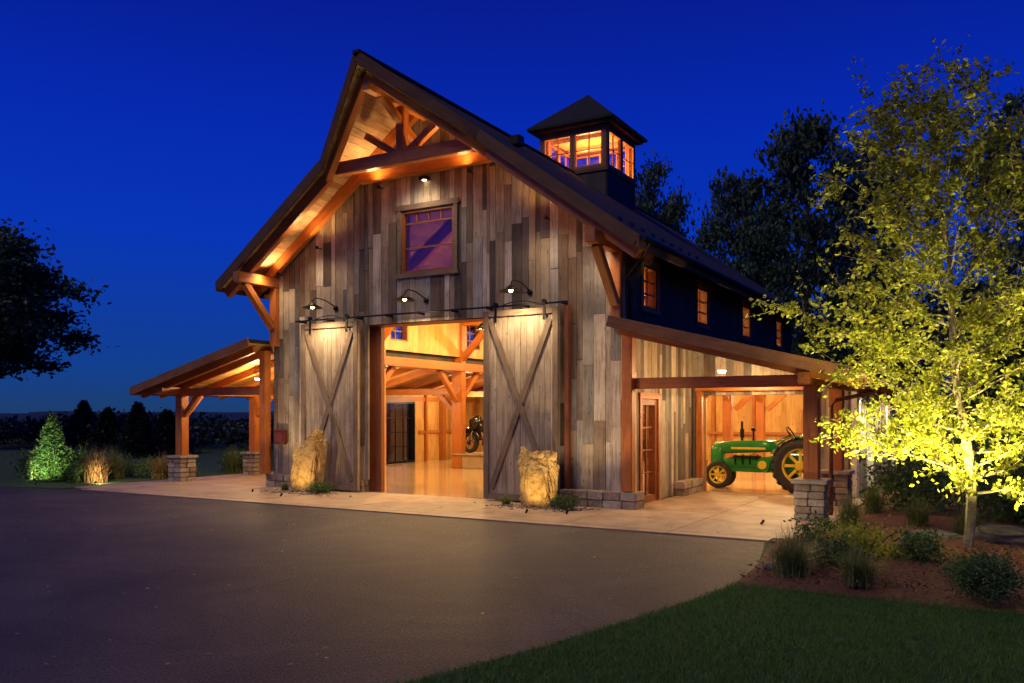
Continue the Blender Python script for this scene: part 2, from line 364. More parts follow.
for s,nm in ((-1,'roof_left'),(1,'roof_right')):
    pts=[(CX,12.5),(CX+s*2,13.7),(CX+s*DX,13.7),(CX+s*DX,YE),(CX,YE)]
    slab(nm,pts,.13,M_SHING,lambda x:ZR-SL*abs(x-CX))
    c=1/math.sqrt(1+SL*SL)
    U=(s*c,0,-SL*c)
    boards('deck_boards_'+nm,(CX,0,ZR-.135),U,(0,1,0),(-s*SL*c,0,-c),0,DX/c-.02,lambda u:yfront(u*c)+.03,YE-.03,[],M_SOFFIT,barn,wr=(.14,.2),t=.02,gap=.006,seg=(1.6,4.0),jit=.008)
    zt=lambda dx:ZR-SL*dx-.115
    beam((CX+s*.02,12.47,zt(0)),(CX+s*2.0,13.67,zt(2)),.05,.22,M_FASCIA,'rake_fascia_upper_'+nm,barn,0)
    beam((CX+s*2.0,13.67,zt(2)),(CX+s*DX,13.67,zt(DX)),.05,.22,M_FASCIA,'rake_fascia_lower_'+nm,barn,0)
    beam((CX+s*(DX+.03),13.65,zt(DX)-.02),(CX+s*(DX+.03),YE,zt(DX)-.02),.05,.2,M_FASCIA,'eave_fascia_'+nm,barn,0)
    zr=lambda dx:ZR-SL*dx-.32
    beam((CX+s*.1,12.85,zr(.1)),(CX+s*2.05,13.92,zr(2.05)),.14,.24,M_TIMBER,'prow_rafter_'+nm,barn)
    beam((CX+s*2.0,13.92,zr(2.0)),(CX+s*(DX-.05),13.92,zr(DX-.05)),.14,.24,M_TIMBER,'outer_rafter_'+nm,barn)
    beam((CX+s*.08,14.66,zr(.08)),(CX+s*(DX-.08),14.66,zr(DX-.08)),.14,.24,M_TIMBER,'wall_rafter_'+nm,barn)
    beam((CX+s*.1,13.92,7.15),(CX+s*.95,13.92,zr(.95)-.05),.14,.14,M_TIMBER,'truss_strut_'+nm,barn)
    xw=CX+s*4.45
    beam((xw,YF-.04,4.93),(xw,13.5,4.93),.2,.24,M_TIMBER,'eave_outrigger_'+nm,barn)
    beam((xw,YF-.09,3.4),(xw,YF-.09,4.8),.2,.18,M_TIMBER,'eave_wall_post_'+nm,barn)
    beam((xw,YF-.18,3.85),(xw,13.75,4.82),.16,.16,M_TIMBER,'eave_brace_'+nm,barn)
for y in (13.92,14.66):
    beam((CX-1.75,y,7.08),(CX+1.75,y,7.08),.19,.27,M_TIMBER,'collar_beam_%d'%int(y*10),barn)
beam((CX,13.92,7.0),(CX,13.92,8.3),.2,.2,M_TIMBER,'king_post',barn)
beam((CX,14.78,8.22),(CX,12.75,8.22),.18,.24,M_TIMBER,'ridge_outrigger',barn)
beam((CX,14.72,7.35),(CX,13.2,8.15),.14,.14,M_TIMBER,'prow_brace',barn)
beam((CX,12.46,ZR+.0),(CX,YE+.02,ZR+.0),.16,.06,M_SHING,'ridge_cap',barn,0)
mb=MB(); 
mb.tube([(CX+DX+.12,13.7,4.83),(CX+DX+.12,YE,4.83)],.06,10)
for i in range(9):
    y=14.0+i*.55
    mb.box((CX+DX-.45,y-.1,ZR-SL*(DX-.45)+.02),(CX+DX-.43,y+.1,ZR-SL*(DX-.45)+.08))
mb.tube([(CX+DX+.12,14.0,4.8),(CX+DX-.1,14.2,4.55),(XR+.1,14.6,4.3),(XR+.08,14.9,4.1),(XR+.08,14.9,3.5)],.035,8)
mb.build('gutter_and_snow_guards',[M_METAL],barn)
mb=MB(); mb.box((-9.3,15.9,ZR-SL*1.35-.1),(-9.05,16.15,ZR-SL*1.35+.12)); mb.build('roof_vent',[M_METAL],barn,bevel=.02)
# lean-to roofs
for s,xw,yb,nm in ((1,XR,YE-.4,'right'),(-1,XL,YE-.4,'left')):
    zf=lambda x:3.55-.253*abs(x-xw)
    xe=xw+s*4.3
    pts=[(xw+s*.035,14.0),(xe,14.0),(xe,yb),(xw+s*.035,yb)]
    slab('leanto_roof_'+nm,pts,.08,M_SHING,zf)
    c=1/math.sqrt(1+.253**2)
    boards('leanto_deck_'+nm,(xw,0,3.55-.083),(s*c,0,-.253*c),(0,1,0),(-s*.253*c,0,-c),.05,4.3/c-.02,14.03,yb-.03,[],M_PINEY,barn,wr=(.14,.2),t=.02,gap=.004)
    beam((xw+s*.0,13.97,3.55-.09),(xe,13.97,zf(xe)-.09),.05,.2,M_FASCIAL,'leanto_fascia_'+nm,barn,0)
    beam((xe+s*.03,13.95,zf(xe)-.1),(xe+s*.03,yb,zf(xe)-.1),.05,.2,M_FASCIAL,'leanto_eave_'+nm,barn,0)
    ys=[14.25,14.8,15.8,16.8,17.8,18.6,19.8,21,22.2,23.4,24.6,25.8,27,28.2]
    for i,y in enumerate(ys):
        beam((xw+s*.1,y,zf(xw+s*.1)-.2),(xe-s*.06,y,zf(xe)-.19),.1,.18,M_TIMBER if y<18.7 else M_TIN,'leanto_rafter_%s_%d'%(nm,i),barn)
    xp=xw+s*3.37
    beam((xp,14.1,2.37),(xp,yb-.8,2.37),.2,.2,M_TIMBER,'leanto_plate_'+nm,barn)
    beam((xw+s*.05,14.8-.01,2.35),(xp+s*.35,14.8-.01,2.35),.2,.2,M_TIMBER,'leanto_header_'+nm,barn)
    beam((xw+s*.14,14.62,.34),(xw+s*.14,14.62,3.3),.2,.2,M_TIMBER,'leanto_wall_post_'+nm,barn)
    for j,y in enumerate((14.8,YA-1.5)):
        beam((xp,y,.68),(xp,y,2.26),.24,.24,M_TIMBER,'leanto_post_%s_%d'%(nm,j),barn)
        if s>0 and j==1: continue
        if s<0: beam((xp-s*.12,y,1.75),(xp-s*.65,y,2.27),.13,.13,M_TIMBER,'post_brace_%s_%d'%(nm,j),barn)
        beam((xp,y+.12,1.75),(xp,y+.6,2.27),.13,.13,M_TIMBER,'post_brace2_%s_%d'%(nm,j),barn)
        mb=MB(); stone_stack(mb,(xp-.24,y-.24,0),(xp+.24,y+.24,.62),5,.24)
        mb.build('post_stone_base_%s_%d'%(nm,j),[M_STONE],barn,bevel=.01)
        mb=MB(); mb.box((xp-.29,y-.29,.62),(xp+.29,y+.29,.69)); mb.build('post_cap_%s_%d'%(nm,j),[M_STONE],barn,bevel=.012)
mb=MB(); stone_stack(mb,(-2.99,17.06,0),(-2.51,17.54,.62),5,.24); mb.build('post_stone_base_right_1',[M_STONE],barn,bevel=.01)
mb=MB(); mb.box((-3.04,17.01,.62),(-2.46,17.59,.69)); mb.build('post_cap_right_1',[M_STONE],barn,bevel=.012)
mb=MB(); xe=XR+4.3
mb.tube([(xe+.1,14.0,2.32),(xe+.1,29.4,2.32)],.055,8)
mb.tube([(xe+.1,15.2,2.3),(xe+.02,15.2,2.15),(XOR+.32,15.2,2.02),(XOR+.24,15.2,1.9),(XOR+.24,15.2,.05)],.035,8)
mb.build('gutter_downspout',[M_FASCIAL],barn,smooth=True)
for i,y in enumerate((18.9,21.4,24.0,26.6,29.1)):
    beam((XOR+.1,y,.03),(XOR+.1,y,2.5),.14,.2,M_WHITE,'outer_pilaster_%d'%i,barn)
for i,x in enumerate((-5.93,-3.42)):
    beam((x,YA-.06,.02),(x,YA-.06,2.3),.14,.16,M_TIMBER,'garage_jamb_%d'%i,barn)
beam((-6.02,YA-.07,2.39),(-3.3,YA-.07,2.39),.18,.2,M_TIMBER,'garage_header',barn)
beam((-12.36,15.04,.0),(-12.36,15.04,3.9),.5,.14,M_TDARK,'door_jamb_l',barn)
beam((-9.04,15.04,.0),(-9.04,15.04,3.9),.5,.14,M_TDARK,'door_jamb_r',barn)
beam((-12.43,15.04,3.86),(-8.97,15.04,3.86),.48,.2,M_TDARK,'door_lintel',barn)
beam((-7.28,14.7,.3),(-7.28,14.7,3.9),.1,.12,M_TDARK,'wall_batten',barn)
mb=MB()
stone_stack(mb,(-15.4,14.66,0),(-14.15,14.95,.33),2,.3)
stone_stack(mb,(-14.15,14.72,0),(-12.45,14.95,.30),2,.3)
stone_stack(mb,(-8.95,14.72,0),(-7.35,14.95,.30),2,.3)
stone_stack(mb,(-7.35,14.5,0),(-5.8,14.95,.33),2,.3)
stone_stack(mb,(-6.08,17.4,0),(-5.85,18.75,.33),2,.3)
mb.build('stone_plinth',[M_STONE],barn,bevel=.01)
def sliding(name,x0,x1):
    z0,z1=.06,3.86; y=14.58
    boards(name+'_planks',(0,y,0),(1,0,0),(0,0,1),(0,-1,0),x0,x1,z0,z1,[],M_DOOR,barn,wr=(.11,.17),seg=(9,9),jit=.008,gap=.006)
    boards(name+'_backing',(0,y+.01,0),(1,0,0),(0,0,1),(0,1,0),x0,x1,z0,z1,[],M_DOOR,barn,wr=(.3,.4),seg=(9,9),gap=0)
    yy=y-.05; w=.12
    for k,xx in enumerate((x0+w/2,x1-w/2)): beam((xx,yy,z0),(xx,yy,z1),w,.035,M_DTRIM,name+'_stile_%d'%k,barn,.004)
    for k,zz in enumerate((z0+w/2,z1-w/2)): beam((x0+w+.002,yy,zz),(x1-w-.002,yy,zz),.035,w,M_DTRIM,name+'_rail_%d'%k,barn,.004)
    beam((x0+w+.06,yy,z0+w+.1),(x1-w-.06,yy,z1-w-.1),.03,.12,M_DTRIM,name+'_diag_a',barn,.004)
    beam((x1-w-.06,yy-.006,z0+w+.1),(x0+w+.06,yy-.006,z1-w-.1),.03,.12,M_DTRIM,name+'_diag_b',barn,.004)
    mb=MB()
    for xx in (x0+.3,x1-.3):
        mb.box((xx-.025,yy-.035,3.62),(xx+.025,yy-.022,3.96))
        M=Matrix.Translation((xx,yy-.02,3.97))@Matrix.Rotation(math.pi/2,4,'X')
        mb.lathe([(0,-.02),(.055,-.02),(.055,.02),(0,.02)],16,0,M)
    pts=[(x0+.3+(x1-x0-.6)*t,yy-.03,3.9+.12*math.sin(math.pi*t)) for t in [i/12 for i in range(13)]]
    mb.tube(pts,.012,6)
    mb.build(name+'_hangers',[M_METAL],barn)
sliding('barn_door_a',-14.12,-12.42)
sliding('barn_door_b',-9.1,-7.4)
mb=MB(); mb.box((-14.3,14.52,3.925),(-7.2,14.545,3.96))
for k in range(9):
    x=-14.2+k*.86; mb.box((x-.015,14.545,3.91),(x+.015,14.77,3.97))
mb.build('door_track',[M_METAL],barn)
# cupola
hw=1.05
for nm_,z0,z1,on in (('cupola_base',7.4,8.72,False),('cupola_band',8.722,10.0,True)):
    for k,(U,Nn,O) in enumerate((((1,0,0),(0,-1,0),(CX,23-hw,0)),((0,1,0),(1,0,0),(CX+hw,23,0)),((1,0,0),(0,1,0),(CX,23+hw,0)),((0,1,0),(-1,0,0),(CX-hw,23,0)))):
        hs=[(-.95,-.04,8.84,9.86),(.04,.95,8.84,9.86)] if on else []
        boards(nm_+'_%d'%k,O,U,(0,0,1),Nn,-hw,hw,z0,z1,hs,M_DARKSIDE if not on else M_TDARK,barn,gap=.001)
        for j,h in enumerate(hs):
            window('cupola_window_%d_%d'%(k,j),O,U,Nn,h[0],h[1],h[2],h[3],2,2,M_GLASS,depth=.06,frame=M_TIMBER,fw=.05,trim=False)
mb=MB(); mb.box((CX-hw-.07,23-hw-.07,8.68),(CX+hw+.07,23+hw+.07,8.76)); mb.box((CX-1.25,23-1.25,10.0),(CX+1.25,23+1.25,10.08));
mb.build('cupola_sills',[M_FASCIA],barn)
mb=MB()
for i in range(8): mb.box((CX-1.0+i*.25+.004,23-1.0,9.95),(CX-1.0+(i+1)*.25-.004,23+1.0,9.985))
for i in range(2): mb.box((CX-.9,23-.55+i*1.0,9.83),(CX+.9,23-.45+i*1.0,9.945))
mb.build('cupola_ceiling',[M_PINEY],barn)
e=1.36; zz=10.08
vs=[(CX-e,23-e,zz),(CX+e,23-e,zz),(CX+e,23+e,zz),(CX-e,23+e,zz),(CX-e,23-e,zz+.07),(CX+e,23-e,zz+.07),(CX+e,23+e,zz+.07),(CX-e,23+e,zz+.07),(CX,23,11.35)]
fs=[(0,1,5,4),(1,2,6,5),(2,3,7,6),(3,0,4,7),(3,2,1,0)]+[(4+i,4+(i+1)%4,8) for i in range(4)]
mesh_obj('cupola_roof',vs,fs,[M_SHING],barn)
mb=MB()
for sx in (-1,1):
    for sy in (-1,1):
        mb.box((CX+sx*.9-.06,23+sy*.9-.06,8.8),(CX+sx*.9+.06,23+sy*.9+.06,9.94))
mb.build('cupola_inner_frame',[M_TIMBER],barn)
# interior frame
for xi,x in enumerate((XL+.08,XR-.28)):
    sgn=1 if xi==0 else -1; pw=.3 if xi==0 else .24
    for yi,y in enumerate((18.2 if xi==0 else 18.9,22.7,26.3)):
        beam((x,y,.02),(x,y,5.0),pw+.1*(xi==0),.24,M_TIN,'nave_post_%d_%d'%(xi,yi),barn)
        beam((x,y+.12,2.2),(x,y+1.1,3.15),.15,.17,M_TIN,'nave_brace_a_%d_%d'%(xi,yi),barn)
        beam((x,y-.12,2.2),(x,y-1.1,3.15),.15,.17,M_TIN,'nave_brace_b_%d_%d'%(xi,yi),barn)
        beam((x+sgn*.12,y,3.5),(x+sgn*1.2,y,4.62),.17,.18,M_TIN,'nave_brace_c_%d_%d'%(xi,yi),barn)
        xo=XOL+.3 if xi==0 else XOR-.3
        beam((x-sgn*.2,y,1.9),(x-sgn*.85,y,2.5),.14,.14,M_TIN,'nave_brace_d_%d_%d'%(xi,yi),barn)
        beam((x-sgn*.14,y,2.5),(xo,y,2.5),.18,.2,M_TIN,'aisle_tie_%d_%d'%(xi,yi),barn)
        beam((xo,y,.02),(xo,y,2.4),.2,.2,M_TIN,'aisle_post_%d_%d'%(xi,yi),barn)
    beam((x,15.05,3.27),(x,29.1,3.27),.2+.3*(xi==0),.26,M_TIN,'nave_girt_%d'%xi,barn)
    beam((x+sgn*.12,15.05,5.0),(x+sgn*.12,29.1,5.0),.2,.26,M_TIN,'nave_plate_%d'%xi,barn)
for yi,y in enumerate((18.9,22.7,26.3)):
    beam((XL+.3,y,4.75),(XR-.3,y,4.75),.22,.28,M_TIN,'tie_beam_%d'%yi,barn)
    beam((CX,y,4.89),(CX,y,8.3),.2,.2,M_TIN,'inner_king_%d'%yi,barn)
    for s in (-1,1):
        beam((CX+s*.1,y,ZR-SL*.1-.35),(CX+s*4.4,y,ZR-SL*4.4-.35),.18,.24,M_TIN,'inner_rafter_%d_%d'%(yi,s),barn)
        beam((CX+s*.1,y,5.0),(CX+s*1.9,y,ZR-SL*1.9-.5),.15,.15,M_TIN,'inner_strut_%d_%d'%(yi,s),barn)
# studs and girts on the inner faces of the outer walls, base boards
for k,y in enumerate((20.3,21.6,25.3,27.4,28.6)):
    beam((XOL+.24,y,.02),(XOL+.24,y,2.5),.12,.12,M_TIN,'wall_stud_l_%d'%k,barn)
beam((XOL+.22,19.0,2.3),(XOL+.22,29,2.3),.08,.16,M_TIN,'wall_girt_l',barn)
beam((XOL+.22,24.9,1.1),(XOL+.22,29,1.1),.06,.12,M_TIN,'wall_rail_l',barn)
for k,x in enumerate((-17.6,-16.4,-14.0,-12.6,-8.7,-7.3,-5.2,-4.3,-3.4)):
    beam((x,YB-.14,.02),(x,YB-.14,2.6),.12,.12,M_TIN,'wall_stud_b_%d'%k,barn)
beam((XOL+.3,YB-.22,2.72),(XOR-.3,YB-.22,2.72),.08,.2,M_TIN,'wall_girt_b',barn)
beam((-8.9,YB-.22,1.1),(XOR-.3,YB-.22,1.1),.05,.1,M_TIN,'wall_rail_b',barn)
# framed back partition with shelving in the tractor bay
for k in range(3):
    beam((-5.6,28.75,.5+.55*k),(-3.0,28.75,.5+.55*k),.5,.04,M_PINEZ,'shelf_board_%d'%k,barn,.003)
for k,x in enumerate((-5.6,-4.3,-3.0)): beam((x,28.52,.02),(x,28.52,1.9),.05,.05,M_TIN,'shelf_upright_%d'%k,barn,.003)
mb=MB(); rq=random.Random(8)
for k in range(3):
    for j in range(7):
        x=-5.4+j*.36; w_=rq.uniform(.08,.14); hh=rq.uniform(.12,.4); mb.box((x-w_,28.6,.525+.55*k),(x+w_,28.9,.525+.55*k+hh),j%3)
mb.build('stored_boxes',[M_DTRIM,M_METAL,M_PALE],barn,bevel=.01)
# ------------------------------------------------------------------ lights
def point(name,loc,e,col=(1,.6,.26),r=.08,parent=barn):
    l=bpy.data.lights.new(name,'POINT'); l.energy=e; l.color=col; l.shadow_soft_size=r
    o=bpy.data.objects.new(name,l); o.location=loc; return link(o,parent)
def spot(name,loc,tgt,e,ang=100,blend=.6,col=(1,.72,.4),r=.05,parent=barn):
    l=bpy.data.lights.new(name,'SPOT'); l.energy=e; l.color=col; l.shadow_soft_size=r; l.spot_size=math.radians(ang); l.spot_blend=blend
    o=bpy.data.objects.new(name,l); o.location=loc
    o.rotation_euler=(V(tgt)-V(loc)).to_track_quat('-Z','Y').to_euler(); return link(o,parent)
def gooseneck(i,x,z=4.14,yw=YF):
    mb=MB(); y=yw-.8
    mb.lathe([(.035,.12),(.06,.1),(.1,.07),(.23,0),(.225,-.005),(.095,.06),(.05,.09),(0,.1)],28,0,Matrix.Translation((x,y,z)))
    pts=[(x,yw-.03,z+.08),(x,yw-.12,z+.13),(x,yw-.4,z+.22),(x,y+.14,z+.24),(x,y+.03,z+.2),(x,y,z+.11)]
    mb.tube(pts,.013,8)
    mb.lathe([(0,.0),(.06,0),(.06,.03),(0,.03)],16,0,Matrix.Translation((x,yw-.035,z+.08))@Matrix.Rotation(math.pi/2,4,'X'))
    mb.build('gooseneck_lamp_%d'%i,[M_METAL],barn,smooth=True)
    mb=MB(); mb.lathe([(0,-.05),(.03,-.04),(.045,0),(.03,.04),(0,.06)],16,0,Matrix.Translation((x,y,z+.03)))
    mb.build('gooseneck_bulb_%d'%i,[M_BULB],barn,smooth=True)
    spot('gooseneck_light_%d'%i,(x,y,z-.04),(x,y+.12,0),210,158,.6,(1,.70,.37),.08)
for i,x in enumerate((-13.27,-10.7,-8.15)): gooseneck(i,x)
mb=MB(); mb.box((CX-.1,YF-.2,6.8),(CX+.1,YF-.04,6.87)); mb.build('gable_flood_fixture',[M_METAL],barn,bevel=.01)
mb=MB(); mb.box((CX-.04,YF-.14,6.79),(CX+.04,YF-.09,6.798)); mb.build('gable_flood_lens',[M_BULB],barn)
spot('gable_flood',(CX,YF-.6,6.74),(CX,YF-.2,0),90,165,.9,(1,.75,.48),.15)
for i,(dx,zo_) in enumerate(((4.25,.35),(3.0,.75),(1.2,.9))):  # eave-end lights, plus inner cans added to spread the soffit glow
    for s in (-1,1):
        x=CX+s*dx; z=rtop(x)-zo_
        mb=MB(); mb.lathe([(0,0),(.035,0),(.035,.07),(0,.07)],16,0,Matrix.Translation((x,14.6,z)))
        mb.tube([(x,14.6,z+.03),(x,14.77,z+.03)],.012,6)
        mb.build('soffit_can_%d_%d'%(i,s),[M_METAL],barn)
        spot('soffit_uplight_%d_%d'%(i,s),(x,14.45,z+.12),(x-s*.25,13.9,z+1.2),(55,64,75)[i],168,.8,(1,.55,.2),.1)
        if i<2: spot('siding_fill_spot_%d_%d'%(i,s),(x,14.1,z-.03),(x,14.4,0),(70,55)[i],155,.9,(1,.73,.44),.15)  # fill spots added to wash the gable wall, no housing modelled
k=0
for x in (-13.2,-8.2):
    for y in (17.2,21.0,25.0):
        mb=MB(); mb.lathe([(.02,.2),(.06,.18),(.2,0),(.19,0),(.05,.15),(0,.16)],20,0,Matrix.Translation((x,y,4.25)))
        mb.tube([(x,y,4.45),(x,y,rtop(x)-.05)],.012,6); mb.build('pendant_%d'%k,[M_METAL],barn,smooth=True)
        point('pendant_light_%d'%k,(x,y,4.2),430,(1,.62,.22),.12); k+=1
for i,(x,y,e_) in enumerate(((-16.9,20.8,150),(-16.9,25.5,150),(-4.5,21.5,360),(-4.5,25.5,260))):
    point('aisle_light_%d'%i,(x,y,2.3),e_,(1,.70,.34),.1)
    mb=MB(); mb.lathe([(0,0),(.1,0),(.12,.06),(0,.06)],20,0,Matrix.Translation((x,y,2.45))); mb.build('aisle_fixture_%d'%i,[M_BULB],barn)
for i,(x,y) in enumerate(((-12.5,19.4),(-9,24))):
    point('roof_uplight_%d'%i,(x,y,5.3),300,(1,.6,.2),.1)
point('cupola_lamp',(CX,23,9.0),330,(1,.58,.2),.1)
for i,(x,y,z,e_) in enumerate(((-4.6,15.9,2.5,130),(-4.6,17.9,2.45,90),(-16.9,15.8,2.6,150),(-16.9,17.6,2.55,60))):
    mb=MB(); mb.lathe([(0,0),(.06,0),(.08,.04),(0,.04)],20,0,Matrix.Translation((x,y,z+.07))); mb.build('porch_fixture_%d'%i,[M_BULB],barn)
    point('porch_light_%d'%i,(x,y,z),e_,(1,.66,.32),.08)
for i,y in enumerate((20.2,24.2)):
    mb=MB(); mb.lathe([(0,0),(.06,0),(.08,.12),(0,.14)],12,0,Matrix.Translation((XOR+.25,y-.2,2.2))); mb.build('side_sconce_%d'%i,[M_METAL],barn)
    spot('side_light_%d'%i,(XOR+.45,y-.2,2.18),(XOR+.35,y-.2,0),190,160,.6,(1,.8,.45))
mb=MB(); mb.box((-15.1,14.62,1.05),(-14.75,14.72,1.4)); mb.box((-15.06,14.6,1.1),(-14.79,14.62,1.35)); mb.build('electrical_box',[simple('red_box',(.10,.02,.015),.5)],barn,bevel=.01)
# ------------------------------------------------------------------ ground
def poly(name,pts,z,mat): return mesh_obj(name,[(x,y,z) for x,y in pts],[tuple(range(len(pts)))],[mat])
M_GROUND=simple('dark_grass_ground',(.022,.04,.012),.95,noise=.4,scale=.8)
poly('ground',[(-4000,-4000),(4000,-4000),(4000,4000),(-4000,4000)],-.012,M_GROUND)
poly('sea',[(-4000,60),(-130,60),(-110,4000),(-4000,4000)],.3,simple('sea_water',(.004,.012,.03),.9))
vs=[];fs=[]
for i in range(81):
    a=math.radians(150+ -i*1.1); d=2600; x=math.cos(a)*d;y=math.sin(a)*d
    h=4+22*abs(noise.noise(V((i*.17,0,2))))+ (6 if i>45 else 0)
    vs+= [(x,y,-1),(x*1.05,y*1.05,h)]
for i in range(80): fs.append((2*i,2*i+2,2*i+3,2*i+1))
mesh_obj('distant_hills',vs,fs,[simple('hill_forest',(.015,.025,.035),.95,noise=.3,scale=.02)])
M_ASPH,nt,p=newmat('asphalt')
tc=N(nt,'ShaderNodeTexCoord')
a=N(nt,'ShaderNodeTexNoise'); a.inputs['Scale'].default_value=.5; a.inputs['Detail'].default_value=10; a.inputs['Roughness'].default_value=.72; a.inputs['Distortion'].default_value=.8
b=N(nt,'ShaderNodeTexNoise'); b.inputs['Scale'].default_value=38; b.inputs['Detail'].default_value=6; b.inputs['Roughness'].default_value=.8
c=N(nt,'ShaderNodeTexVoronoi'); c.inputs['Scale'].default_value=70
for n in (a,b,c): nt.links.new(tc.outputs['Object'],n.inputs['Vector'])
r1=ramp(nt,[(.32,(.030,.021,.023)),(.5,(.070,.050,.050)),(.68,(.125,.090,.084))]); nt.links.new(a.outputs['Fac'],r1.inputs['Fac'])
r2=ramp(nt,[(.40,(.25,.25,.25)),(.52,(.8,.8,.8)),(.66,(2.0,1.9,1.8))]); nt.links.new(b.outputs['Fac'],r2.inputs['Fac'])
mx=N(nt,'ShaderNodeMix',data_type='RGBA',blend_type='MULTIPLY'); mx.inputs[0].default_value=1
nt.links.new(r1.outputs[0],mx.inputs[6]); nt.links.new(r2.outputs[0],mx.inputs[7])
# hairline cracks
cr=N(nt,'ShaderNodeTexVoronoi',feature='DISTANCE_TO_EDGE'); cr.inputs['Scale'].default_value=.33
dn=N(nt,'ShaderNodeTexNoise'); dn.inputs['Scale'].default_value=2.2; dn.inputs['Detail'].default_value=6
nt.links.new(tc.outputs['Object'],dn.inputs['Vector'])
va=N(nt,'ShaderNodeVectorMath',operation='ADD'); nt.links.new(tc.outputs['Object'],va.inputs[0]); nt.links.new(dn.outputs['Color'],va.inputs[1]); nt.links.new(va.outputs[0],cr.inputs['Vector'])
cc=ramp(nt,[(.0,(.45,.45,.45)),(.006,(1,1,1))]); nt.links.new(cr.outputs['Distance'],cc.inputs['Fac'])
mx2=N(nt,'ShaderNodeMix',data_type='RGBA',blend_type='MULTIPLY'); mx2.inputs[0].default_value=.8
nt.links.new(mx.outputs[2],mx2.inputs[6]); nt.links.new(cc.outputs[0],mx2.inputs[7]); nt.links.new(mx2.outputs[2],p.inputs['Base Color'])
p.inputs['Roughness'].default_value=.62
bb=N(nt,'ShaderNodeBump'); bb.inputs['Strength'].default_value=1; bb.inputs['Distance'].default_value=.012
nt.links.new(c.outputs['Distance'],bb.inputs['Height']); nt.links.new(bb.outputs['Normal'],p.inputs['Normal'])
edge=[(-14,-12),(-9,-3),(-5.6,1.5),(-4.3,3.2),(-3.43,4.5),(-3.05,5.7),(-2.8,6.8),(-2.55,7.9),(-2.42,8.9),(-2.5,10.2),(-2.7,11.2),(-2.85,11.95)]
poly('asphalt_driveway',[(-60,-12)]+edge+[(-18.5,11.95),(-21,11.6),(-27,10.5),(-60,8)],.0,M_ASPH)
M_CONC,nt,p=newmat('concrete')
tc=N(nt,'ShaderNodeTexCoord'); g=N(nt,'ShaderNodeNewGeometry')
a=N(nt,'ShaderNodeTexNoise'); a.inputs['Scale'].default_value=1.6; a.inputs['Detail'].default_value=10; a.inputs['Roughness'].default_value=.7
nt.links.new(tc.outputs['Object'],a.inputs['Vector'])
md=N(nt,'ShaderNodeMath',operation='MULTIPLY_ADD'); md.inputs[1].default_value=.16; nt.links.new(g.outputs['Random Per Island'],md.inputs[0]); nt.links.new(a.outputs['Fac'],md.inputs[2])
r=ramp(nt,[(.38,(.22,.15,.10)),(.58,(.37,.26,.165)),(.78,(.46,.34,.23))]); nt.links.new(md.outputs[0],r.inputs['Fac']); nt.links.new(r.outputs[0],p.inputs['Base Color'])
p.inputs['Roughness'].default_value=.6
b=N(nt,'ShaderNodeTexNoise'); b.inputs['Scale'].default_value=60; nt.links.new(tc.outputs['Object'],b.inputs['Vector'])
bb=N(nt,'ShaderNodeBump'); bb.inputs['Strength'].default_value=.3; bb.inputs['Distance'].default_value=.006; nt.links.new(b.outputs['Fac'],bb.inputs['Height']); nt.links.new(bb.outputs['Normal'],p.inputs['Normal'])
mb=MB()
xs=[-19.3,-17.3,-15.3,-13.1,-10.7,-8.3,-6.1,-4.3,-2.35]
g_=.006
for i in range(len(xs)-1):
    mb.box((xs[i]+g_,12.25+g_,-.05),(xs[i+1]-g_,14.795-g_,.02))
    mb.box((max(xs[i],-18.6)+g_,11.97,-.05),((xs[i+1] if i<len(xs)-2 else -2.8)-g_,12.25-g_,.02))
for (xa,xb) in ((-6.05,-4.3),(-4.3,-2.35),(-19.3,-17.3),(-17.3,-15.33)):
    mb.box((xa+g_,14.8,-.05),(xb-g_,16.8,.02)); mb.box((xa+g_,16.8+2*g_,-.05),(xb-g_,18.79,.02))
mb.build('concrete_apron',[M_CONC])
poly('apron_joint_base',[(-18.6,11.96),(-2.86,11.96),(-2.36,12.3),(-2.36,18.79),(-19.28,18.79),(-19.28,12.3)],.004,simple('joint_sand',(.12,.09,.07),.9))
M_FLOOR=simple('polished_concrete',(.46,.33,.19),.12,noise=.3,scale=1.5)
mb=MB(); mb.box((XL+.2,YF+.0,-.05),(XR-.2,YA+.1,.018)); mb.box((XOL+.16,YA+.1,-.05),(XOR-.16,YB-.08,.018)); mb.build('hall_floor',[M_FLOOR],barn)
M_SOIL=simple('lawn_soil',(.03,.07,.01),.95,noise=.35,scale=6,bump=.4)
poly('lawn',[(-2.42,8.88),(-1.6,8.72),(-.84,8.78),(.2,8.72),(1.5,8.9),(3.5,9.6),(8,11),(40,14),(40,-12)]+edge[:8],.004,M_SOIL)
poly('lawn',[(-27,10.52),(-21,11.62),(-19.35,11.9),(-19.35,22),(-19,40),(-60,40),(-60,8.05)],.004,M_SOIL)
M_MULCH=simple('mulch',(.14,.055,.028),.95,noise=.6,scale=30,bump=1.0)
vs=[];fs=[];nu,nv=60,70
for i in range(nu+1):
    for j in range(nv+1):
        u=i/nu;v=j/nv
        y=8.75+v*11.5
        xl=np.interp(y,[8.9,10.2,11.3,12.2,12.6],[-2.4,-2.5,-2.65,-2.7,-2.33])
        x=xl+(7-xl)*u**1.4
        h=min(1,u*9)*min(1,v*9)*(.08+.05*math.sin(x*2.1+y)*math.cos(y*1.7)+random.uniform(0,.02))
        vs.append((x,y,.008+h))
for i in range(nu):
    for j in range(nv):
        a0=i*(nv+1)+j; fs.append((a0,a0+nv+1,a0+nv+2,a0+1))
mesh_obj('mulch_bed',vs,fs,[M_MULCH],smooth=True)
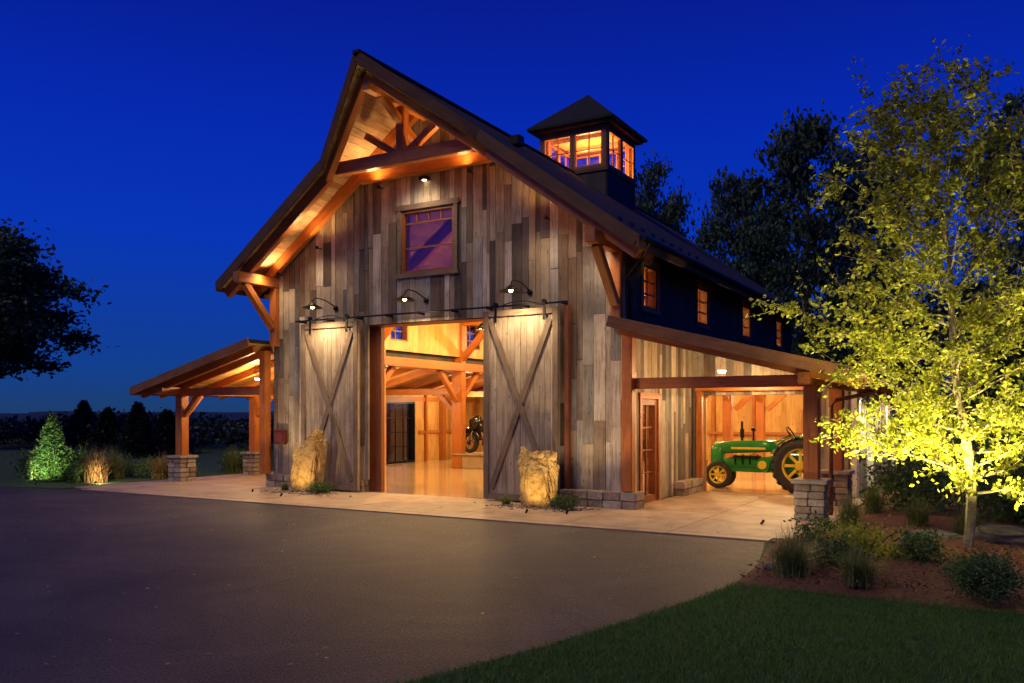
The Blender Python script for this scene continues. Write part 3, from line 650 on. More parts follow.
# ------------------------------------------------------------------ vegetation
def leaf_mesh(P,size,aspect=.5,rng=RNG,flat=0):
    n=len(P)
    nrm=rng.normal(size=(n,3)); nrm[:,2]+=flat; nrm/=np.linalg.norm(nrm,axis=1)[:,None]
    r=rng.normal(size=(n,3)); u=np.cross(nrm,r); u/=np.linalg.norm(u,axis=1)[:,None]; w=np.cross(nrm,u)
    s=size*rng.uniform(.6,1.3,size=(n,1))
    Vv=np.stack([P-u*s,P-w*s*aspect+nrm*s*.15,P+u*s,P+w*s*aspect+nrm*s*.15],axis=1).reshape(-1,3)
    F=np.arange(4*n).reshape(-1,4)
    return Vv,F
def add_leaves(mb_v,mb_f,mb_m,Vv,F,mi):
    b=len(mb_v); mb_v.extend(Vv.tolist()); mb_f.extend((F+b).tolist()); mb_m.extend([mi]*len(F))
def big_tree(H,R,nclump,nleaf,size,seed,trunkfrac=.3):
    rg=np.random.default_rng(seed); rd=random.Random(seed)
    mb=MB()
    top=V((rd.uniform(-.4,.4),rd.uniform(-.4,.4),H*.85))
    mb.tube([(0,0,-.2),(top.x*.2,top.y*.2,H*.25),(top.x*.6,top.y*.6,H*.55),top],[H*.03,H*.022,H*.013,.03],8)
    P=[]
    for i in range(nclump):
        t=rd.uniform(0,1); z=H*(trunkfrac+(.95-trunkfrac)*t)
        rr=R*math.sin(math.pi*(.18+.78*t))**.7*rd.uniform(.35,1.08); a=rd.uniform(0,6.283)
        c=V((rr*math.cos(a),rr*math.sin(a),z))
        base=V((top.x*t*.5,top.y*t*.5,max(H*.2,z-rr*.7)))
        mid=(base+c)/2+V((0,0,-.1*rr))
        if i%2==0: mb.tube([base,mid,c],[H*.008,H*.005,.015],5)
        sg=R*rd.uniform(.09,.18)
        P.append(rg.normal(size=(nleaf,3))*np.array([sg,sg,sg*.5])+np.array(c))
    P=np.concatenate(P); Vv,F=leaf_mesh(P,size,.6,rg)
    v=list(mb.v);f=list(mb.f);m=list(mb.m); add_leaves(v,f,m,Vv,F,1)
    return v,f,m
def px2(px,depth):
    a=(px-512)/842; return ((.865*a-.502)*depth,(.502*a+.865)*depth)
templates=[]
for s in range(4):
    v,f,m=big_tree(14,4.6,90 if s<3 else 170,115 if s<3 else 190,.18 if s<3 else .16,100+s,.22 if s<3 else .36)
    me=bpy.data.meshes.new('oak_mesh_%d'%s); me.from_pydata(v,[],f); me.materials.append(M_BARKD); me.materials.append(L_DARK); me.polygons.foreach_set('material_index',m); me.update(); templates.append(me)
def place(px,depth,topy,wpx,k,t=None,name='oak_tree'):
    x,y=px2(px,depth); H=(413-topy)*depth/842+1.8; R=wpx/2*depth/842
    o=bpy.data.objects.new(name,templates[k%3 if t is None else t]); o.location=(x,y,-.1); o.rotation_euler=(0,0,k*1.3); o.scale=(R/4.6,R/4.6,H/14*1.03); link(o)
for px,d,ty,w,k in ((655,50,160,85,0),(735,56,172,90,1),(806,50,122,140,2),(868,54,140,120,3),(762,44,225,100,4),(1025,40,92,120,6),(1110,38,130,170,7),(870,36,260,110,8),(960,32,280,160,9),(1060,28,280,150,10)):
    place(px,d,ty,w,k)
place(-26,42,228,190,12,3)
rg=np.random.default_rng(5); P=[]
for i in range(70):
    px=-120+i*5.9; d=rg.uniform(42,75); x,y=px2(px,d)
    h=1.8+(rg.uniform(-14,-3)+ (9 if 62<px<178 else 0))*d/842*.9
    h=max(h,.6)
    n=420; q=rg.normal(size=(n,3))*np.array([1.9,1.9,h*.17])+np.array([x,y,h*.52]); q[:,2]=np.abs(q[:,2]); P.append(q)
Vv,F=leaf_mesh(np.concatenate(P),.14,.7,rg); mesh_obj('distant_trees',Vv,F,[L_DARKER])
def shrub(name,loc,rx,rz,n,size,mat,clumps=14,seed=None,spread=.3):
    rg=np.random.default_rng(seed if seed is not None else random.randint(0,9999))
    C=rg.normal(size=(clumps,3)); C/=np.linalg.norm(C,axis=1)[:,None]; C*=rg.uniform(.45,.8,size=(clumps,1))
    P=C[rg.integers(0,clumps,n)]+rg.normal(size=(n,3))*spread
    P=P*np.array([rx,rx,rz])+np.array([0,0,rz*.95]); P=P[P[:,2]>0]
    Vv,F=leaf_mesh(P,size,.55,rg)
    mb=MB()
    for i in range(6): 
        a=i*1.05; mb.tube([(0,0,0),(rx*.3*math.cos(a),rx*.3*math.sin(a),rz*.8),(rx*.6*math.cos(a),rx*.6*math.sin(a),rz*1.3)],[.012,.008,.004],5)
    v=list(mb.v);f=list(mb.f);m=list(mb.m); add_leaves(v,f,m,Vv,F,1)
    o=mesh_obj(name,v,f,[M_BARKD,mat],idx=m); o.location=loc; return o
def tuft(name,loc,h,n,spread,mat,seed=0,width=.006):
    rg=np.random.default_rng(seed); vs=[];fs=[]
    for i in range(n):
        a=rg.uniform(0,6.283); b=rg.normal(size=2)*spread*.16; L=h*rg.uniform(.5,1.15); lean=rg.uniform(.05,1.0)**.8*spread*1.25
        dx,dy=math.cos(a),math.sin(a); px_,py_=-dy*width,dx*width
        base=len(vs)
        for t in (0,.3,.6,.82,1):
            w=(1-t)*1+.05; r=lean*t**1.8; z=L*(t-.45*t*t*lean/spread)
            x=b[0]+dx*r;y=b[1]+dy*r
            vs+= [(x-px_*w,y-py_*w,z),(x+px_*w,y+py_*w,z)]
        for k in range(4): fs.append((base+2*k,base+2*k+1,base+2*k+3,base+2*k+2))
    o=mesh_obj(name,vs,fs,[mat]); o.location=loc; return o
tuft('ornamental_grass',(-1.94,9.3,.05),.62,620,.4,L_GRASSY,1,.005)
tuft('ornamental_grass',(-1.25,9.15,.05),.5,560,.34,L_GRASSY,2,.005)
tuft('ornamental_grass',(-2.0,13.7,.08),.6,400,.36,L_GRASSY,3)
tuft('ornamental_grass',(-1.1,14.2,.08),.55,400,.36,L_GRASSY,4)
tuft('ornamental_grass',(-1.9,15.6,.08),.7,400,.4,L_GRASSY,5)
tuft('ornamental_grass',(-.4,13.3,.08),.5,400,.36,L_GRASSY,6)
shrub('boxwood_shrub',(-.12,9.0,.05),.33,.24,5200,.016,L_SHRUB,40,3,.2)
shrub('boxwood_shrub',(.95,9.9,.05),.4,.3,4200,.018,L_SHRUB,40,4,.2)
shrub('flowering_shrub',(-1.35,10.6,.06),.42,.26,2400,.024,L_YEL,16,5)
shrub('yellow_coneflower',(-1.65,10.0,.06),.25,.24,260,.014,L_FLOWER,16,6)
shrub('perennial_plant',(-1.65,10.05,.05),.28,.18,900,.026,L_SHRUB,16,8)
shrub('perennial_plant',(-.8,10.7,.05),.36,.2,1300,.026,L_SHRUB,16,9)
shrub('perennial_plant',(-2.1,11.6,.05),.3,.2,1000,.026,L_SHRUB,16,10)
shrub('perennial_plant',(-.3,10.1,.05),.25,.12,700,.022,L_SHRUB,16,11)
for i,(x,y,r_,h_) in enumerate(((-1.2,16.5,.8,.5),(.3,15.3,.9,.5),(1.8,15.6,1.0,.7),(3.2,14.5,1.1,.9),(-.4,18.5,1.0,.8),(1.5,18,1.3,1.1),(4.4,17,1.6,1.4),(3.0,21,1.8,1.6),(.2,22,1.5,1.3),(2.6,12.4,.6,.4))):
    shrub('garden_shrub',(x,y,.03),r_,h_,3600,.042,L_SHRUB,24,20+i)
for i,(x,y) in enumerate(((-8.25,14.0),(-6.95,13.9),(-14.2,14.1),(-12.95,13.9))):
    shrub('low_plant',(x,y,.02),.24,.13,1100,.022,L_SHRUB,14,60+i) if i%2 else tuft('low_grass',(x,y,.02),.28,260,.2,L_GRASSY,70+i,.005)
for i in range(20):
    x=-19.9-rg.uniform(0,4.8); y=13.2+rg.uniform(0,2.8)
    if i%3==0: tuft('reed_clump',(x,y,0),rg.uniform(.75,1.1),560,.6,L_RED if i%2 else L_GRASSY,80+i,.008)
    else: shrub('low_shrub',(x,y,0),rg.uniform(.35,.65),rg.uniform(.2,.42),1900,.035,L_SHRUB,16,90+i)
tuft('reed_clump',(-19.9,17.6,0),.9,440,.5,L_GRASSY,120,.008); tuft('reed_clump',(-19.6,19.2,0),.9,440,.5,L_GRASSY,121,.008)
shrub('low_shrub',(-20.2,18.2,0),.6,.35,1600,.04,L_SHRUB,16,122)
def spruce(name,loc,H,R,seed,mat=L_SPRUCE,sz=1.0):
    rg=np.random.default_rng(seed); mb=MB(); mb.tube([(0,0,0),(0,0,H*.95)],[.02*H,.005*H],6)
    v=list(mb.v);f=list(mb.f);m=list(mb.m); vs=[];fs=[]
    nb=170
    for i in range(nb):
        t=i/nb; z=H*(.04+.94*t); L=R*(1-t)**.85*rg.uniform(.7,1.12)+.03*sz; a=i*2.4+rg.uniform(-.2,.2)
        dx,dy=math.cos(a),math.sin(a)
        for k in range(40):
            s=rg.uniform(.1,1); c=np.array([dx*L*s,dy*L*s,z+L*s*.18*(1-s)+.02*sz*rg.normal()-L*.12*s])
            side=rg.uniform(-1,1)*(1-s*.6)*L*.3
            c+=np.array([-dy*side,dx*side,0])
            d=np.array([dx*.7+rg.normal()*.4,dy*.7+rg.normal()*.4,.25+rg.normal()*.35]); d/=np.linalg.norm(d); e2=np.cross(d,rg.normal(size=3)); e2/=np.linalg.norm(e2)
            l=.055*sz;w=.011*sz; b=len(vs)
            vs+= [c-e2*w,c+e2*w,c+d*l+e2*w*.5,c+d*l-e2*w*.5]; fs.append((b,b+1,b+2,b+3))
    add_leaves(v,f,m,np.array(vs),np.array(fs),1)
    o=mesh_obj(name,v,f,[M_BARKD,mat],idx=m); o.location=loc
spruce('spruce_tree',(-21.6,13.1,0),1.8,.68,1)
for i,(px,d,ty) in enumerate(((138,34,403),(108,39,409),(84,44,401),(167,37,411))):
    x,y=px2(px,d); spruce('spruce_tree',(x,y,0),1.8+(413-ty)*d/842,1.0+.15*i,30+i,L_DARKER,2.2)
def lit_tree(name,loc):
    rg=np.random.default_rng(42); rd=random.Random(42); mb=MB()
    left=V((-.865,-.502,0))
    H=6.0
    def trunk(z): t=z/H; return left*(.75*t*t)+V((.05*math.sin(z*2),.05*math.cos(z*1.7),z))
    mb.tube([trunk(z) for z in np.linspace(-.1,H,18)],[.068*(1-.93*i/17) for i in range(18)],10)
    P=[]
    nb=76
    for i in range(nb):
        t=i/nb; h=.7+4.85*t
        prof=np.interp(h,[.7,1.4,2.4,3.6,4.8,5.8],[1.35,1.85,2.0,1.5,.85,.3])
        a=i*2.39996+rd.uniform(-.3,.3); L=prof*rd.uniform(.65,1.15)
        el=math.radians(rd.uniform(8,36)) if h<3 else math.radians(rd.uniform(32,56))
        d=V((math.cos(a),math.sin(a),0)); s0=trunk(h); pts=[]
        for k in range(6):
            q=k/5; p_=s0+d*(L*q)+V((0,0,L*math.tan(el)*q*(.7+.3*q)*.8)); p_+=V((rd.uniform(-.05,.05),rd.uniform(-.05,.05),rd.uniform(-.04,.04)))*L*q; pts.append(p_)
        mb.tube(pts,[.019*(1-t*.6)*(1-.85*k/5) for k in range(6)],5)
        ntw=int(6+L*7)
        for j in range(ntw):
            q=rd.uniform(.18,1.0); kk=min(4,int(q*5)); fr=q*5-kk; b0=pts[kk].lerp(pts[kk+1],fr)
            td=(d*rd.uniform(.2,1)+V((rd.gauss(0,.6),rd.gauss(0,.6),rd.uniform(-.5,.8)))).normalized(); tl=rd.uniform(.15,.55)
            e0=b0+td*tl; mid=(b0+e0)/2+V((0,0,-.02)); mb.tube([b0,mid,e0],[.005,.0035,.002],4)
            nl=rd.randint(8,38); ts=rg.uniform(.15,1.1,size=(nl,1))
            P.append(np.array(b0)[None]+ts*np.array(e0-b0)[None]+rg.normal(size=(nl,3))*.045)
    P=np.concatenate(P); Vv,F=leaf_mesh(P,.037,.62,rg)
    v=list(mb.v);f=list(mb.f);m=list(mb.m); add_leaves(v,f,m,Vv,F,1)
    o=mesh_obj(name,v,f,[M_BARK,L_YEL],idx=m); o.location=loc
lit_tree('ornamental_tree',(-.36,12.1,.08))
def ex(y):
    ys=[p_[1] for p_ in edge]; xs_=[p_[0] for p_ in edge]; return np.interp(y,ys,xs_)
rg=np.random.default_rng(9); n=150000
Y=rg.uniform(3.6,8.85,n); X=rg.uniform(-5,3.2,n)
keep=X>ex(Y)+rg.normal(size=n)*.03; X=X[keep];Y=Y[keep]; n=len(X)
ang=rg.uniform(0,6.283,n); hgt=rg.uniform(.02,.055,n); ln=rg.normal(size=(n,2))*.02; wd=.0028
A=np.stack([X-np.cos(ang)*wd,Y-np.sin(ang)*wd,np.full(n,.004)],1);B=np.stack([X+np.cos(ang)*wd,Y+np.sin(ang)*wd,np.full(n,.004)],1);C=np.stack([X+ln[:,0],Y+ln[:,1],hgt+.004],1)
Vv=np.stack([A,B,C],1).reshape(-1,3); mesh_obj('lawn_grass',Vv,np.arange(3*n).reshape(-1,3),[L_LAWN])
n=240; P=np.stack([rg.uniform(-16,-3,n),rg.uniform(2.5,14,n),np.full(n,.022)],1); P=P[P[:,0]<ex(P[:,1])]
Vv,F=leaf_mesh(P,.025,.6,rg,flat=6); mesh_obj('fallen_leaves',Vv,F,[L_DEAD])
n=11000; P=np.stack([rg.uniform(-2.4,3.5,n),rg.uniform(8.8,13.5,n),np.full(n,.09)+rg.normal(size=n)*.03],1)
Vv,F=leaf_mesh(P,.026,.35,rg,flat=2); mesh_obj('mulch_chips',Vv,F,[leafmat('bark_chips',[(0,(.08,.03,.018)),(.6,(.17,.07,.035)),(1,(.26,.13,.07))],0,.9)])
def rock(name,loc,sx,sy,sz,mat,seed,sub=4,rough=.18,taper=0,lean=0):
    bm=bmesh.new(); bmesh.ops.create_icosphere(bm,subdivisions=sub,radius=1)
    for v_ in bm.verts:
        p_=v_.co.copy(); 
        q=V((math.copysign(abs(p_.x)**.6,p_.x),math.copysign(abs(p_.y)**.6,p_.y),math.copysign(abs(p_.z)**.55,p_.z)))
        nn=noise.noise(p_*1.3+V((seed*3.1,seed,0)))*rough*1.8+noise.noise(p_*3.5+V((seed,0,seed)))*rough*.9+(abs(noise.noise(p_*6+V((seed,0,seed))))-.2)*rough*1.1+noise.noise(p_*14+V((seed,seed,0)))*rough*.25
        q*=1+nn
        tz=(q.z+1)/2
        q.x=q.x*(1-taper*tz)+lean*tz; q.y*=1-taper*tz
        q.z+=q.x*(.25 if lean else -.06)*tz
        v_.co=V((q.x*sx,q.y*sy,q.z*sz+sz*.85))
    me=bpy.data.meshes.new(name); bm.to_mesh(me); bm.free(); me.materials.append(mat); me.polygons.foreach_set('use_smooth',[True]*len(me.polygons))
    o=bpy.data.objects.new(name,me); o.location=loc; return link(o)
s1=rock('standing_stone',(-13.55,14.08,-.02),.38,.2,.66,M_BOULDER,1,6,.17,.2,.25); s1.rotation_euler=(0,math.radians(3),math.radians(12))
s2=rock('standing_stone',(-7.55,14.05,-.02),.36,.22,.60,M_BOULDER,6,6,.15,.03); s2.rotation_euler=(0,0,math.radians(14))
for i,(x,y,a_,b_,c_) in enumerate(((-.75,12.75,.3,.22,.08),(.05,12.95,.42,.28,.12),(.9,12.95,.5,.3,.14),(1.9,12.6,.5,.35,.16),(-1.9,12.5,.25,.18,.06),(.45,11.7,.2,.14,.06),(-2.2,9.6,.1,.08,.04))):
    rock('garden_boulder',(x,y,.05),a_,b_,c_,M_ROCK,10+i,4,.2)
rr=random.Random(3); bm=bmesh.new()
for cx_,cy_ in ((-13.5,14.0),(-7.5,14.0)):
    for i in range(170):
        x=cx_+rr.gauss(0,.5); y=cy_+rr.gauss(-.05,.18)
        if y>14.45: continue
        M=Matrix.Translation((x,y,.03))@Matrix.Rotation(rr.uniform(0,6),4,'Z')@Matrix.Diagonal((rr.uniform(.02,.05),rr.uniform(.02,.04),rr.uniform(.012,.025),1))
        bmesh.ops.create_icosphere(bm,subdivisions=1,radius=1,matrix=M)
me=bpy.data.meshes.new('river_pebbles'); bm.to_mesh(me); bm.free(); me.materials.append(M_STONE); link(bpy.data.objects.new('river_pebbles',me))
def bullet(i,loc,tgt,e,ang,col=(1,.72,.34),blend=.7):
    L=V(loc);T=V(tgt);d=(T-L).normalized(); q=d.to_track_quat('Z','Y').to_matrix().to_4x4()
    root=empty('landscape_light')
    mb=MB(); M=Matrix.Translation(L)@q
    mb.lathe([(0,-.06),(.016,-.06),(.02,.0),(.024,.015),(.024,.022),(.016,.022),(.016,.01),(0,.01)],16,0,M); mb.tube([L-V((0,0,L.z)),L-d*.04],.006,6)
    mb.build('housing',[M_METAL],root,smooth=True)
    spot('lamp',L+d*.05,tgt,e,ang,blend,col,.03,root)
bullet(0,(-13.3,13.1,.06),(-13.5,14.1,.75),58,75,(1,.66,.24),.9)
bullet(1,(-7.3,13.1,.06),(-7.5,14.1,.7),58,75,(1,.66,.24),.9)
bullet(2,(-14.6,13.5,.06),(-14.2,14.7,3.4),120,95,(1,.70,.36))  # added uplight, brightens the left siding and overhang
bullet(3,(-6.6,13.3,.06),(-6.9,14.7,3.4),120,95,(1,.70,.36))  # matching uplight added for the right siding and overhang
bullet(4,(-1.4,11.5,.16),(-.8,12.1,3.6),1150,110,(1,.86,.32))
bullet(5,(.5,11.2,.16),(-.3,12.1,4.2),1150,105,(1,.86,.32))
bullet(9,(-1.7,13.1,.14),(-.6,12.2,2.8),600,115,(1,.86,.32))
bullet(6,(-20.8,12.2,.07),(-21.6,13.1,.9),170,80,(.85,1,.45))
bullet(7,(-19.6,13.0,.07),(-20.6,14.4,.5),120,115,(1,.8,.4))
bullet(8,(-22.6,13.0,.07),(-22.8,14.6,.5),100,115,(1,.85,.45))  # extra lamp added to brighten the left planting
bullet(10,(-3.3,13.7,.06),(-2.85,14.8,.9),16,90,(1,.74,.42))  # small lamp added to warm the right post's stone base
# ------------------------------------------------------------------ tractor
G=simple('green_paint',(.015,.2,.03),.32,noise=.2); Yp=simple('yellow_paint',(.7,.5,.03),.4,noise=.2); RUB=simple('rubber',(.025,.022,.02),.85,noise=.4,scale=20)
tr=empty('farm_tractor')
def wheel(name,x,y,R,w,lug):
    M=Matrix.Translation((x,y,R+.02))@Matrix.Rotation(math.pi/2,4,'X')
    mb=MB(); h=w/2; ri=R*.66
    mb.lathe([(ri,-h*.8),(R*.82,-h),(R*.95,-h*.85),(R,-h*.3),(R,h*.3),(R*.95,h*.85),(R*.82,h),(ri,h*.8),(ri,-h*.8)],40,0,M)
    if lug:
        for k in range(22):
            for s in (-1,1):
                a=2*math.pi*(k+.5*(s>0))/22
                Q=M@Matrix.Rotation(a,4,'Z')@Matrix.Translation((R,0,s*h*.45))@Matrix.Rotation(s*.6,4,'X')
                mb.box((-.03,-.02,-h*.5),(.028,.02,h*.5),0,Q)
    mb.lathe([(ri*1.02,-h*.7),(ri*1.02,-h*.55),(ri*.9,-h*.5),(ri*.9,h*.5),(ri*1.02,h*.55),(ri*1.02,h*.7)],36,1,M)
    for k in range(8):
        Q=M@Matrix.Rotation(k*math.pi/4,4,'Z'); mb.box((.03,-R*.05,-.012),(ri*.93,R*.05,.012),1,Q)
    mb.lathe([(0,-h*.7),(R*.14,-h*.7),(R*.2,-h*.2),(R*.2,h*.2),(R*.14,h*.7),(0,h*.7)],20,1,M)
    mb.build(name,[RUB,Yp],tr)
ty=19.95
wheel('rear_wheel_near',-3.85,ty-.55,.60,.24,True); wheel('rear_wheel_far',-3.85,ty+.55,.60,.24,True)
wheel('front_wheel_near',-5.8,ty-.2,.32,.13,False); wheel('front_wheel_far',-5.8,ty+.2,.32,.13,False)
def loft(name,secs,mat,n=18):
    vs=[];fs=[]
    for (x,w,zb,zt_) in secs:
        for k in range(n):
            a=2*math.pi*k/n; c_=math.cos(a);s_=math.sin(a)
            vs.append((x,ty+w*math.copysign(abs(c_)**.55,c_),(zb+zt_)/2+(zt_-zb)/2*math.copysign(abs(s_)**.55,s_)))
    m_=len(secs)
    for i in range(m_-1):
        for k in range(n): fs.append((i*n+k,i*n+(k+1)%n,(i+1)*n+(k+1)%n,(i+1)*n+k))
    fs.append(tuple(range(n))); fs.append(tuple((m_-1)*n+k for k in range(n)))
    return mesh_obj(name,vs,fs,[mat],tr,smooth=True)
loft('hood',[(-5.95,.12,.86,1.06),(-5.9,.16,.82,1.11),(-5.55,.17,.84,1.14),(-4.75,.18,.88,1.17),(-4.5,.17,.9,1.15)],G)
loft('radiator',[(-5.99,.14,.5,1.0),(-5.93,.18,.46,1.06),(-5.75,.19,.46,1.06),(-5.72,.17,.5,1.02)],G)
loft('engine_block',[(-5.7,.09,.5,.7),(-5.55,.12,.48,.76),(-4.7,.14,.48,.78),(-4.3,.17,.45,.86),(-3.65,.2,.42,.86),(-3.5,.16,.46,.8)],G)
mb=MB()
mb.tube([(-3.85,ty-.6,.62),(-3.85,ty+.6,.62)],.09,14,0)
mb.tube([(-5.8,ty,.8),(-5.8,ty,.35)],.06,12,0); mb.tube([(-5.8,ty-.2,.34),(-5.8,ty+.2,.34)],.035,10,0)
mb.lathe([(0,-.05),(.16,-.05),(.17,0),(.16,.05),(0,.05)],24,0,Matrix.Translation((-4.75,ty-.22,.6))@Matrix.Rotation(math.pi/2,4,'X'))
mb.lathe([(.0,0),(.1,0),(.1,.04),(0,.04)],24,1,Matrix.Translation((-4.75,ty-.26,.6))@Matrix.Rotation(math.pi/2,4,'X'))
for s in (-1,1):
    pts=[]
    for k in range(9):
        a=math.radians(20+k*17); pts.append((-3.85+.68*math.cos(a),.62+.68*math.sin(a)))
    for k in range(8):
        y0=ty+s*.42;y1=ty+s*.7
        vs=[(pts[k][0],y0,pts[k][1]),(pts[k+1][0],y0,pts[k+1][1]),(pts[k+1][0],y1,pts[k+1][1]),(pts[k][0],y1,pts[k][1])]
        vs+=[(a_,b_,c_-.02) for a_,b_,c_ in vs]
        mb.add(vs,[(0,1,2,3),(7,6,5,4),(0,4,5,1),(2,6,7,3),(1,5,6,2),(3,7,4,0)],0)
mb.box((-5.5,ty-.187,.95),(-4.7,ty-.18,1.0),1)
mb.box((-5.5,ty-.15,.42),(-4.2,ty-.11,.5),0); mb.box((-5.5,ty+.11,.42),(-4.2,ty+.15,.5),0)
mb.box((-4.35,ty-.4,.5),(-3.95,ty-.18,.53),0)
mb.build('axles_and_fenders',[G,Yp],tr)
mb=MB()
mb.tube([(-5.3,ty+.05,1.1),(-5.3,ty+.05,1.6)],.028,10); mb.tube([(-5.3,ty+.05,1.22),(-5.3,ty+.05,1.42)],.05,12)
mb.tube([(-5.0,ty-.08,1.1),(-5.0,ty-.08,1.4)],.022,10); mb.lathe([(0,0),(.05,0),(.06,.05),(0,.09)],12,0,Matrix.Translation((-5.0,ty-.08,1.38)))
mb.tube([(-4.55,ty,1.1),(-4.15,ty,1.3)],.015,8)
cen=V((-4.15,ty,1.3)); ax=V((.85,0,.5)).normalized(); e1=V((0,1,0)); e2=ax.cross(e1)
ring=[cen+(e1*math.cos(t)+e2*math.sin(t))*.22 for t in [2*math.pi*i/24 for i in range(25)]]; mb.tube(ring,.016,8)
for t in (0.5,2.6,4.7): mb.tube([cen,cen+(e1*math.cos(t)+e2*math.sin(t))*.22],.008,6)
for k in range(5): mb.box((-5.999,ty-.13+.055*k,.55),(-5.985,ty-.12+.055*k,.95))
for k in range(4): mb.tube([(-5.4+k*.17,ty-.13,.82),(-5.4+k*.17,ty-.2,.74),(-5.4+k*.17,ty-.16,.6)],.022,8)
mb.tube([(-5.45,ty-.19,.78),(-4.8,ty-.19,.78)],.03,8)
mb.tube([(-4.35,ty-.12,.85),(-4.3,ty-.22,1.2)],.01,6); mb.tube([(-4.2,ty+.12,.85),(-4.1,ty+.2,1.15)],.01,6)
mb.build('exhaust_steering_and_manifold',[M_METAL],tr)
mb=MB(); mb.tube([(-3.65,ty,.8),(-3.5,ty,1.02)],.025,8,0)
mb.lathe([(0,0),(.15,.01),(.21,.06),(.22,.1),(.2,.07),(.14,.03),(0,.02)],24,0,Matrix.Translation((-3.5,ty,1.02))); mb.build('seat',[Yp],tr,smooth=True)
# ------------------------------------------------------------------ motorcycle on plinth
mc=empty('motorcycle')
BLK=simple('black_gloss',(.01,.01,.012),.15); CHR=simple('chrome',(.6,.6,.6),.15,1)
def mcw(x,y,z,R):
    M=Matrix.Translation((x,y,z))@Matrix.Rotation(math.pi/2,4,'X'); mb=MB()
    mb.lathe([(R*.66,-.07),(R*.92,-.085),(R,0),(R*.92,.085),(R*.66,.07),(R*.66,-.07)],30,0,M)
    for k in range(10): mb.box((.03,-.008,-.008),(R*.7,.008,.008),1,M@Matrix.Rotation(k*.628,4,'Z'))
    mb.lathe([(0,-.05),(.09,-.05),(.09,.05),(0,.05)],12,1,M); mb.build('wheel',[RUB,CHR],mc)
bx,by,bz=-14.25,23.1,.50
mcw(bx-.75,by,bz+.34,.34); mcw(bx+.75,by,bz+.34,.34)
mb=MB()
for s in (-.1,.1): mb.tube([(bx-.75,by+s,bz+.34),(bx-.45,by+s,bz+1.0)],.03,8,1)
mb.tube([(bx-.28,by-.4,bz+1.12),(bx-.42,by,bz+1.04),(bx-.28,by+.4,bz+1.12)],.018,8,1)
mb.tube([(bx+.75,by,bz+.36),(bx+.1,by,bz+.32),(bx-.3,by,bz+.45),(bx-.45,by,bz+.95)],.04,8,0)
mb.tube([(bx+.3,by,bz+.68),(bx+.1,by,bz+.78),(bx-.2,by,bz+.88),(bx-.42,by,bz+.86)],[.1,.19,.22,.12],16,0)
mb.tube([(bx+.95,by,bz+.82),(bx+.6,by,bz+.74),(bx+.2,by,bz+.72)],[.08,.15,.13],14,0)
mb.tube([(bx+.1,by,bz+.22),(bx-.02,by,bz+.6)],[.26,.2],14,0)
mb.tube([(bx+.14,by-.2,bz+.3),(bx-.1,by-.2,bz+.34)],[.12,.1],14,1)
mb.tube([(bx+1.0,by-.2,bz+.25),(bx+.1,by-.2,bz+.2),(bx-.15,by-.14,bz+.42)],.05,8,1)
mb.lathe([(0,-.08),(.12,-.02),(.13,.03),(0,.05)],16,1,Matrix.Translation((bx-.56,by,bz+.95))@Matrix.Rotation(-math.pi/2,4,'Y'))
mb.lathe([(0,-.1),(.1,-.08),(.1,.08),(0,.1)],16,0,Matrix.Translation((bx+.75,by-.2,bz+.55))@Matrix.Diagonal((2.2,1,1.4,1)))
mb.tube([(bx-.62,by,bz+.74),(bx-.52,by,bz+.98),(bx-.4,by,bz+1.2)],[.14,.24,.1],14,0)
for cx_,a0,a1 in ((bx-.75,10,175),(bx+.75,15,160)):
    pts=[(cx_+.39*math.cos(math.radians(a0+i*(a1-a0)/8)),by,bz+.34+.39*math.sin(math.radians(a0+i*(a1-a0)/8))) for i in range(9)]; mb.tube(pts,.1,8,0)
mb.build('frame_tank_and_engine',[BLK,CHR],mc,smooth=True)
mb=MB(); mb.box((bx-1.05,by-.5,.02),(bx+1.25,by+.5,.44)); mb.box((bx-1.1,by-.55,.44),(bx+1.3,by+.55,.50)); mb.build('display_platform',[M_PALE],None,bevel=.01)
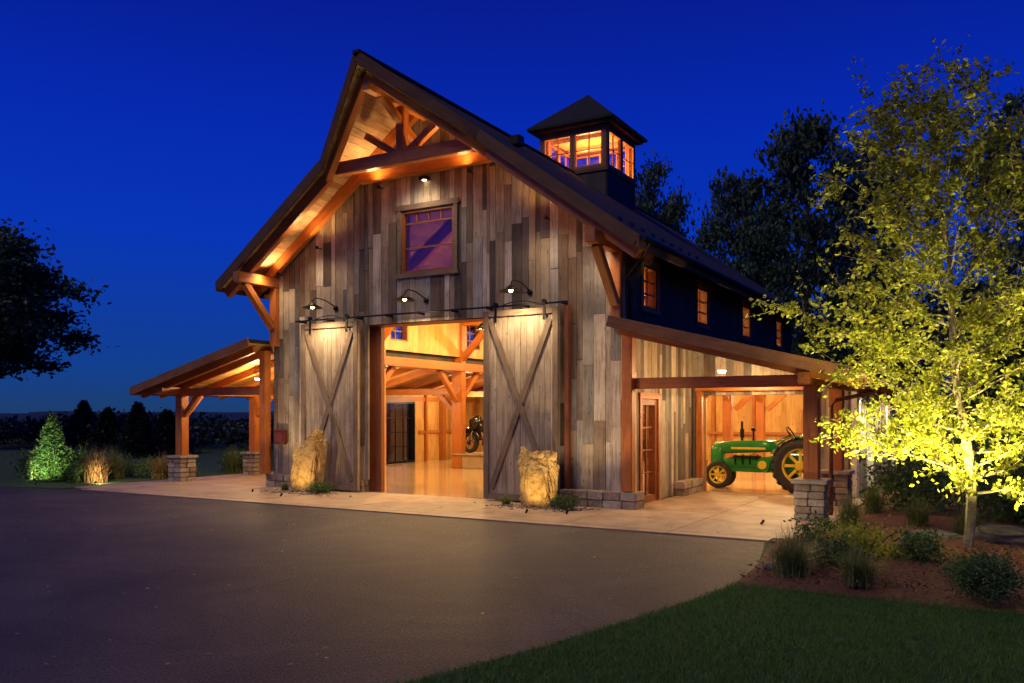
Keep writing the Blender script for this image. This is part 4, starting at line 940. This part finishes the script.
def chair(x,y,rz):
    ch_=empty('wooden_chair',(x,y,0)); ch_.rotation_euler=(0,0,rz); mb=MB()
    for a_ in (-.19,.19):
        mb.box((a_-.02,-.2,.02),(a_+.02,-.16,.45)); mb.box((a_-.02,.16,.02),(a_+.02,.2,.95))
    mb.box((-.22,-.22,.45),(.22,.21,.49))
    for z in (.6,.72,.84): mb.box((-.169,.17,z),(.169,.19,z+.06))
    mb.box((-.169,-.19,.2),(.169,-.17,.23))
    mb.build('seat_and_back',[M_TDARK],ch_,bevel=.005)
chair(-7.0,21.5,.4); chair(-7.3,22.8,2.6)
# ------------------------------------------------------------------ world, fill sun, camera
w=bpy.data.worlds.new("World"); scene.world=w; w.use_nodes=True; nt=w.node_tree; nt.nodes.clear()
out=N(nt,'ShaderNodeOutputWorld'); bg=N(nt,'ShaderNodeBackground'); tc=N(nt,'ShaderNodeTexCoord'); sx=N(nt,'ShaderNodeSeparateXYZ')
nt.links.new(tc.outputs['Generated'],sx.inputs[0])
r=ramp(nt,[(0,(.012,.048,.15)),(.05,(.006,.050,.27)),(.2,(.002,.036,.47)),(.32,(.0015,.022,.42)),(.45,(.002,.011,.27)),(1,(.001,.004,.12))])
nt.links.new(sx.outputs['Z'],r.inputs['Fac']); nt.links.new(r.outputs[0],bg.inputs['Color']); bg.inputs['Strength'].default_value=1.0
sky=N(nt,'ShaderNodeTexSky'); sky.sky_type='NISHITA'; sky.sun_disc=False; sky.sun_elevation=math.radians(-5); sky.sun_rotation=math.radians(200)
bg2=N(nt,'ShaderNodeBackground'); bg2.inputs['Strength'].default_value=.05; nt.links.new(sky.outputs[0],bg2.inputs['Color'])
ad=N(nt,'ShaderNodeAddShader'); nt.links.new(bg.outputs[0],ad.inputs[0]); nt.links.new(bg2.outputs[0],ad.inputs[1]); nt.links.new(ad.outputs[0],out.inputs['Surface'])
sl=bpy.data.lights.new('dusk_fill_sun','SUN'); sl.energy=.85; sl.angle=math.radians(20); sl.color=(1,.82,.66)  # weak warm fill added from the camera side to lift facade and asphalt
so=bpy.data.objects.new('dusk_fill_sun',sl); so.rotation_euler=V((.45,1,-1.1)).to_track_quat('-Z','Y').to_euler(); link(so)
cam=bpy.data.cameras.new('camera'); cam.lens=842/1024*36; cam.sensor_width=36; cam.shift_y=(413-341.5)/1024; cam.clip_end=9000; cam.clip_start=.1
co=bpy.data.objects.new('camera',cam); co.location=(0,0,1.8); co.rotation_euler=(math.radians(90),0,math.atan2(.502,.865)); link(co); scene.camera=co
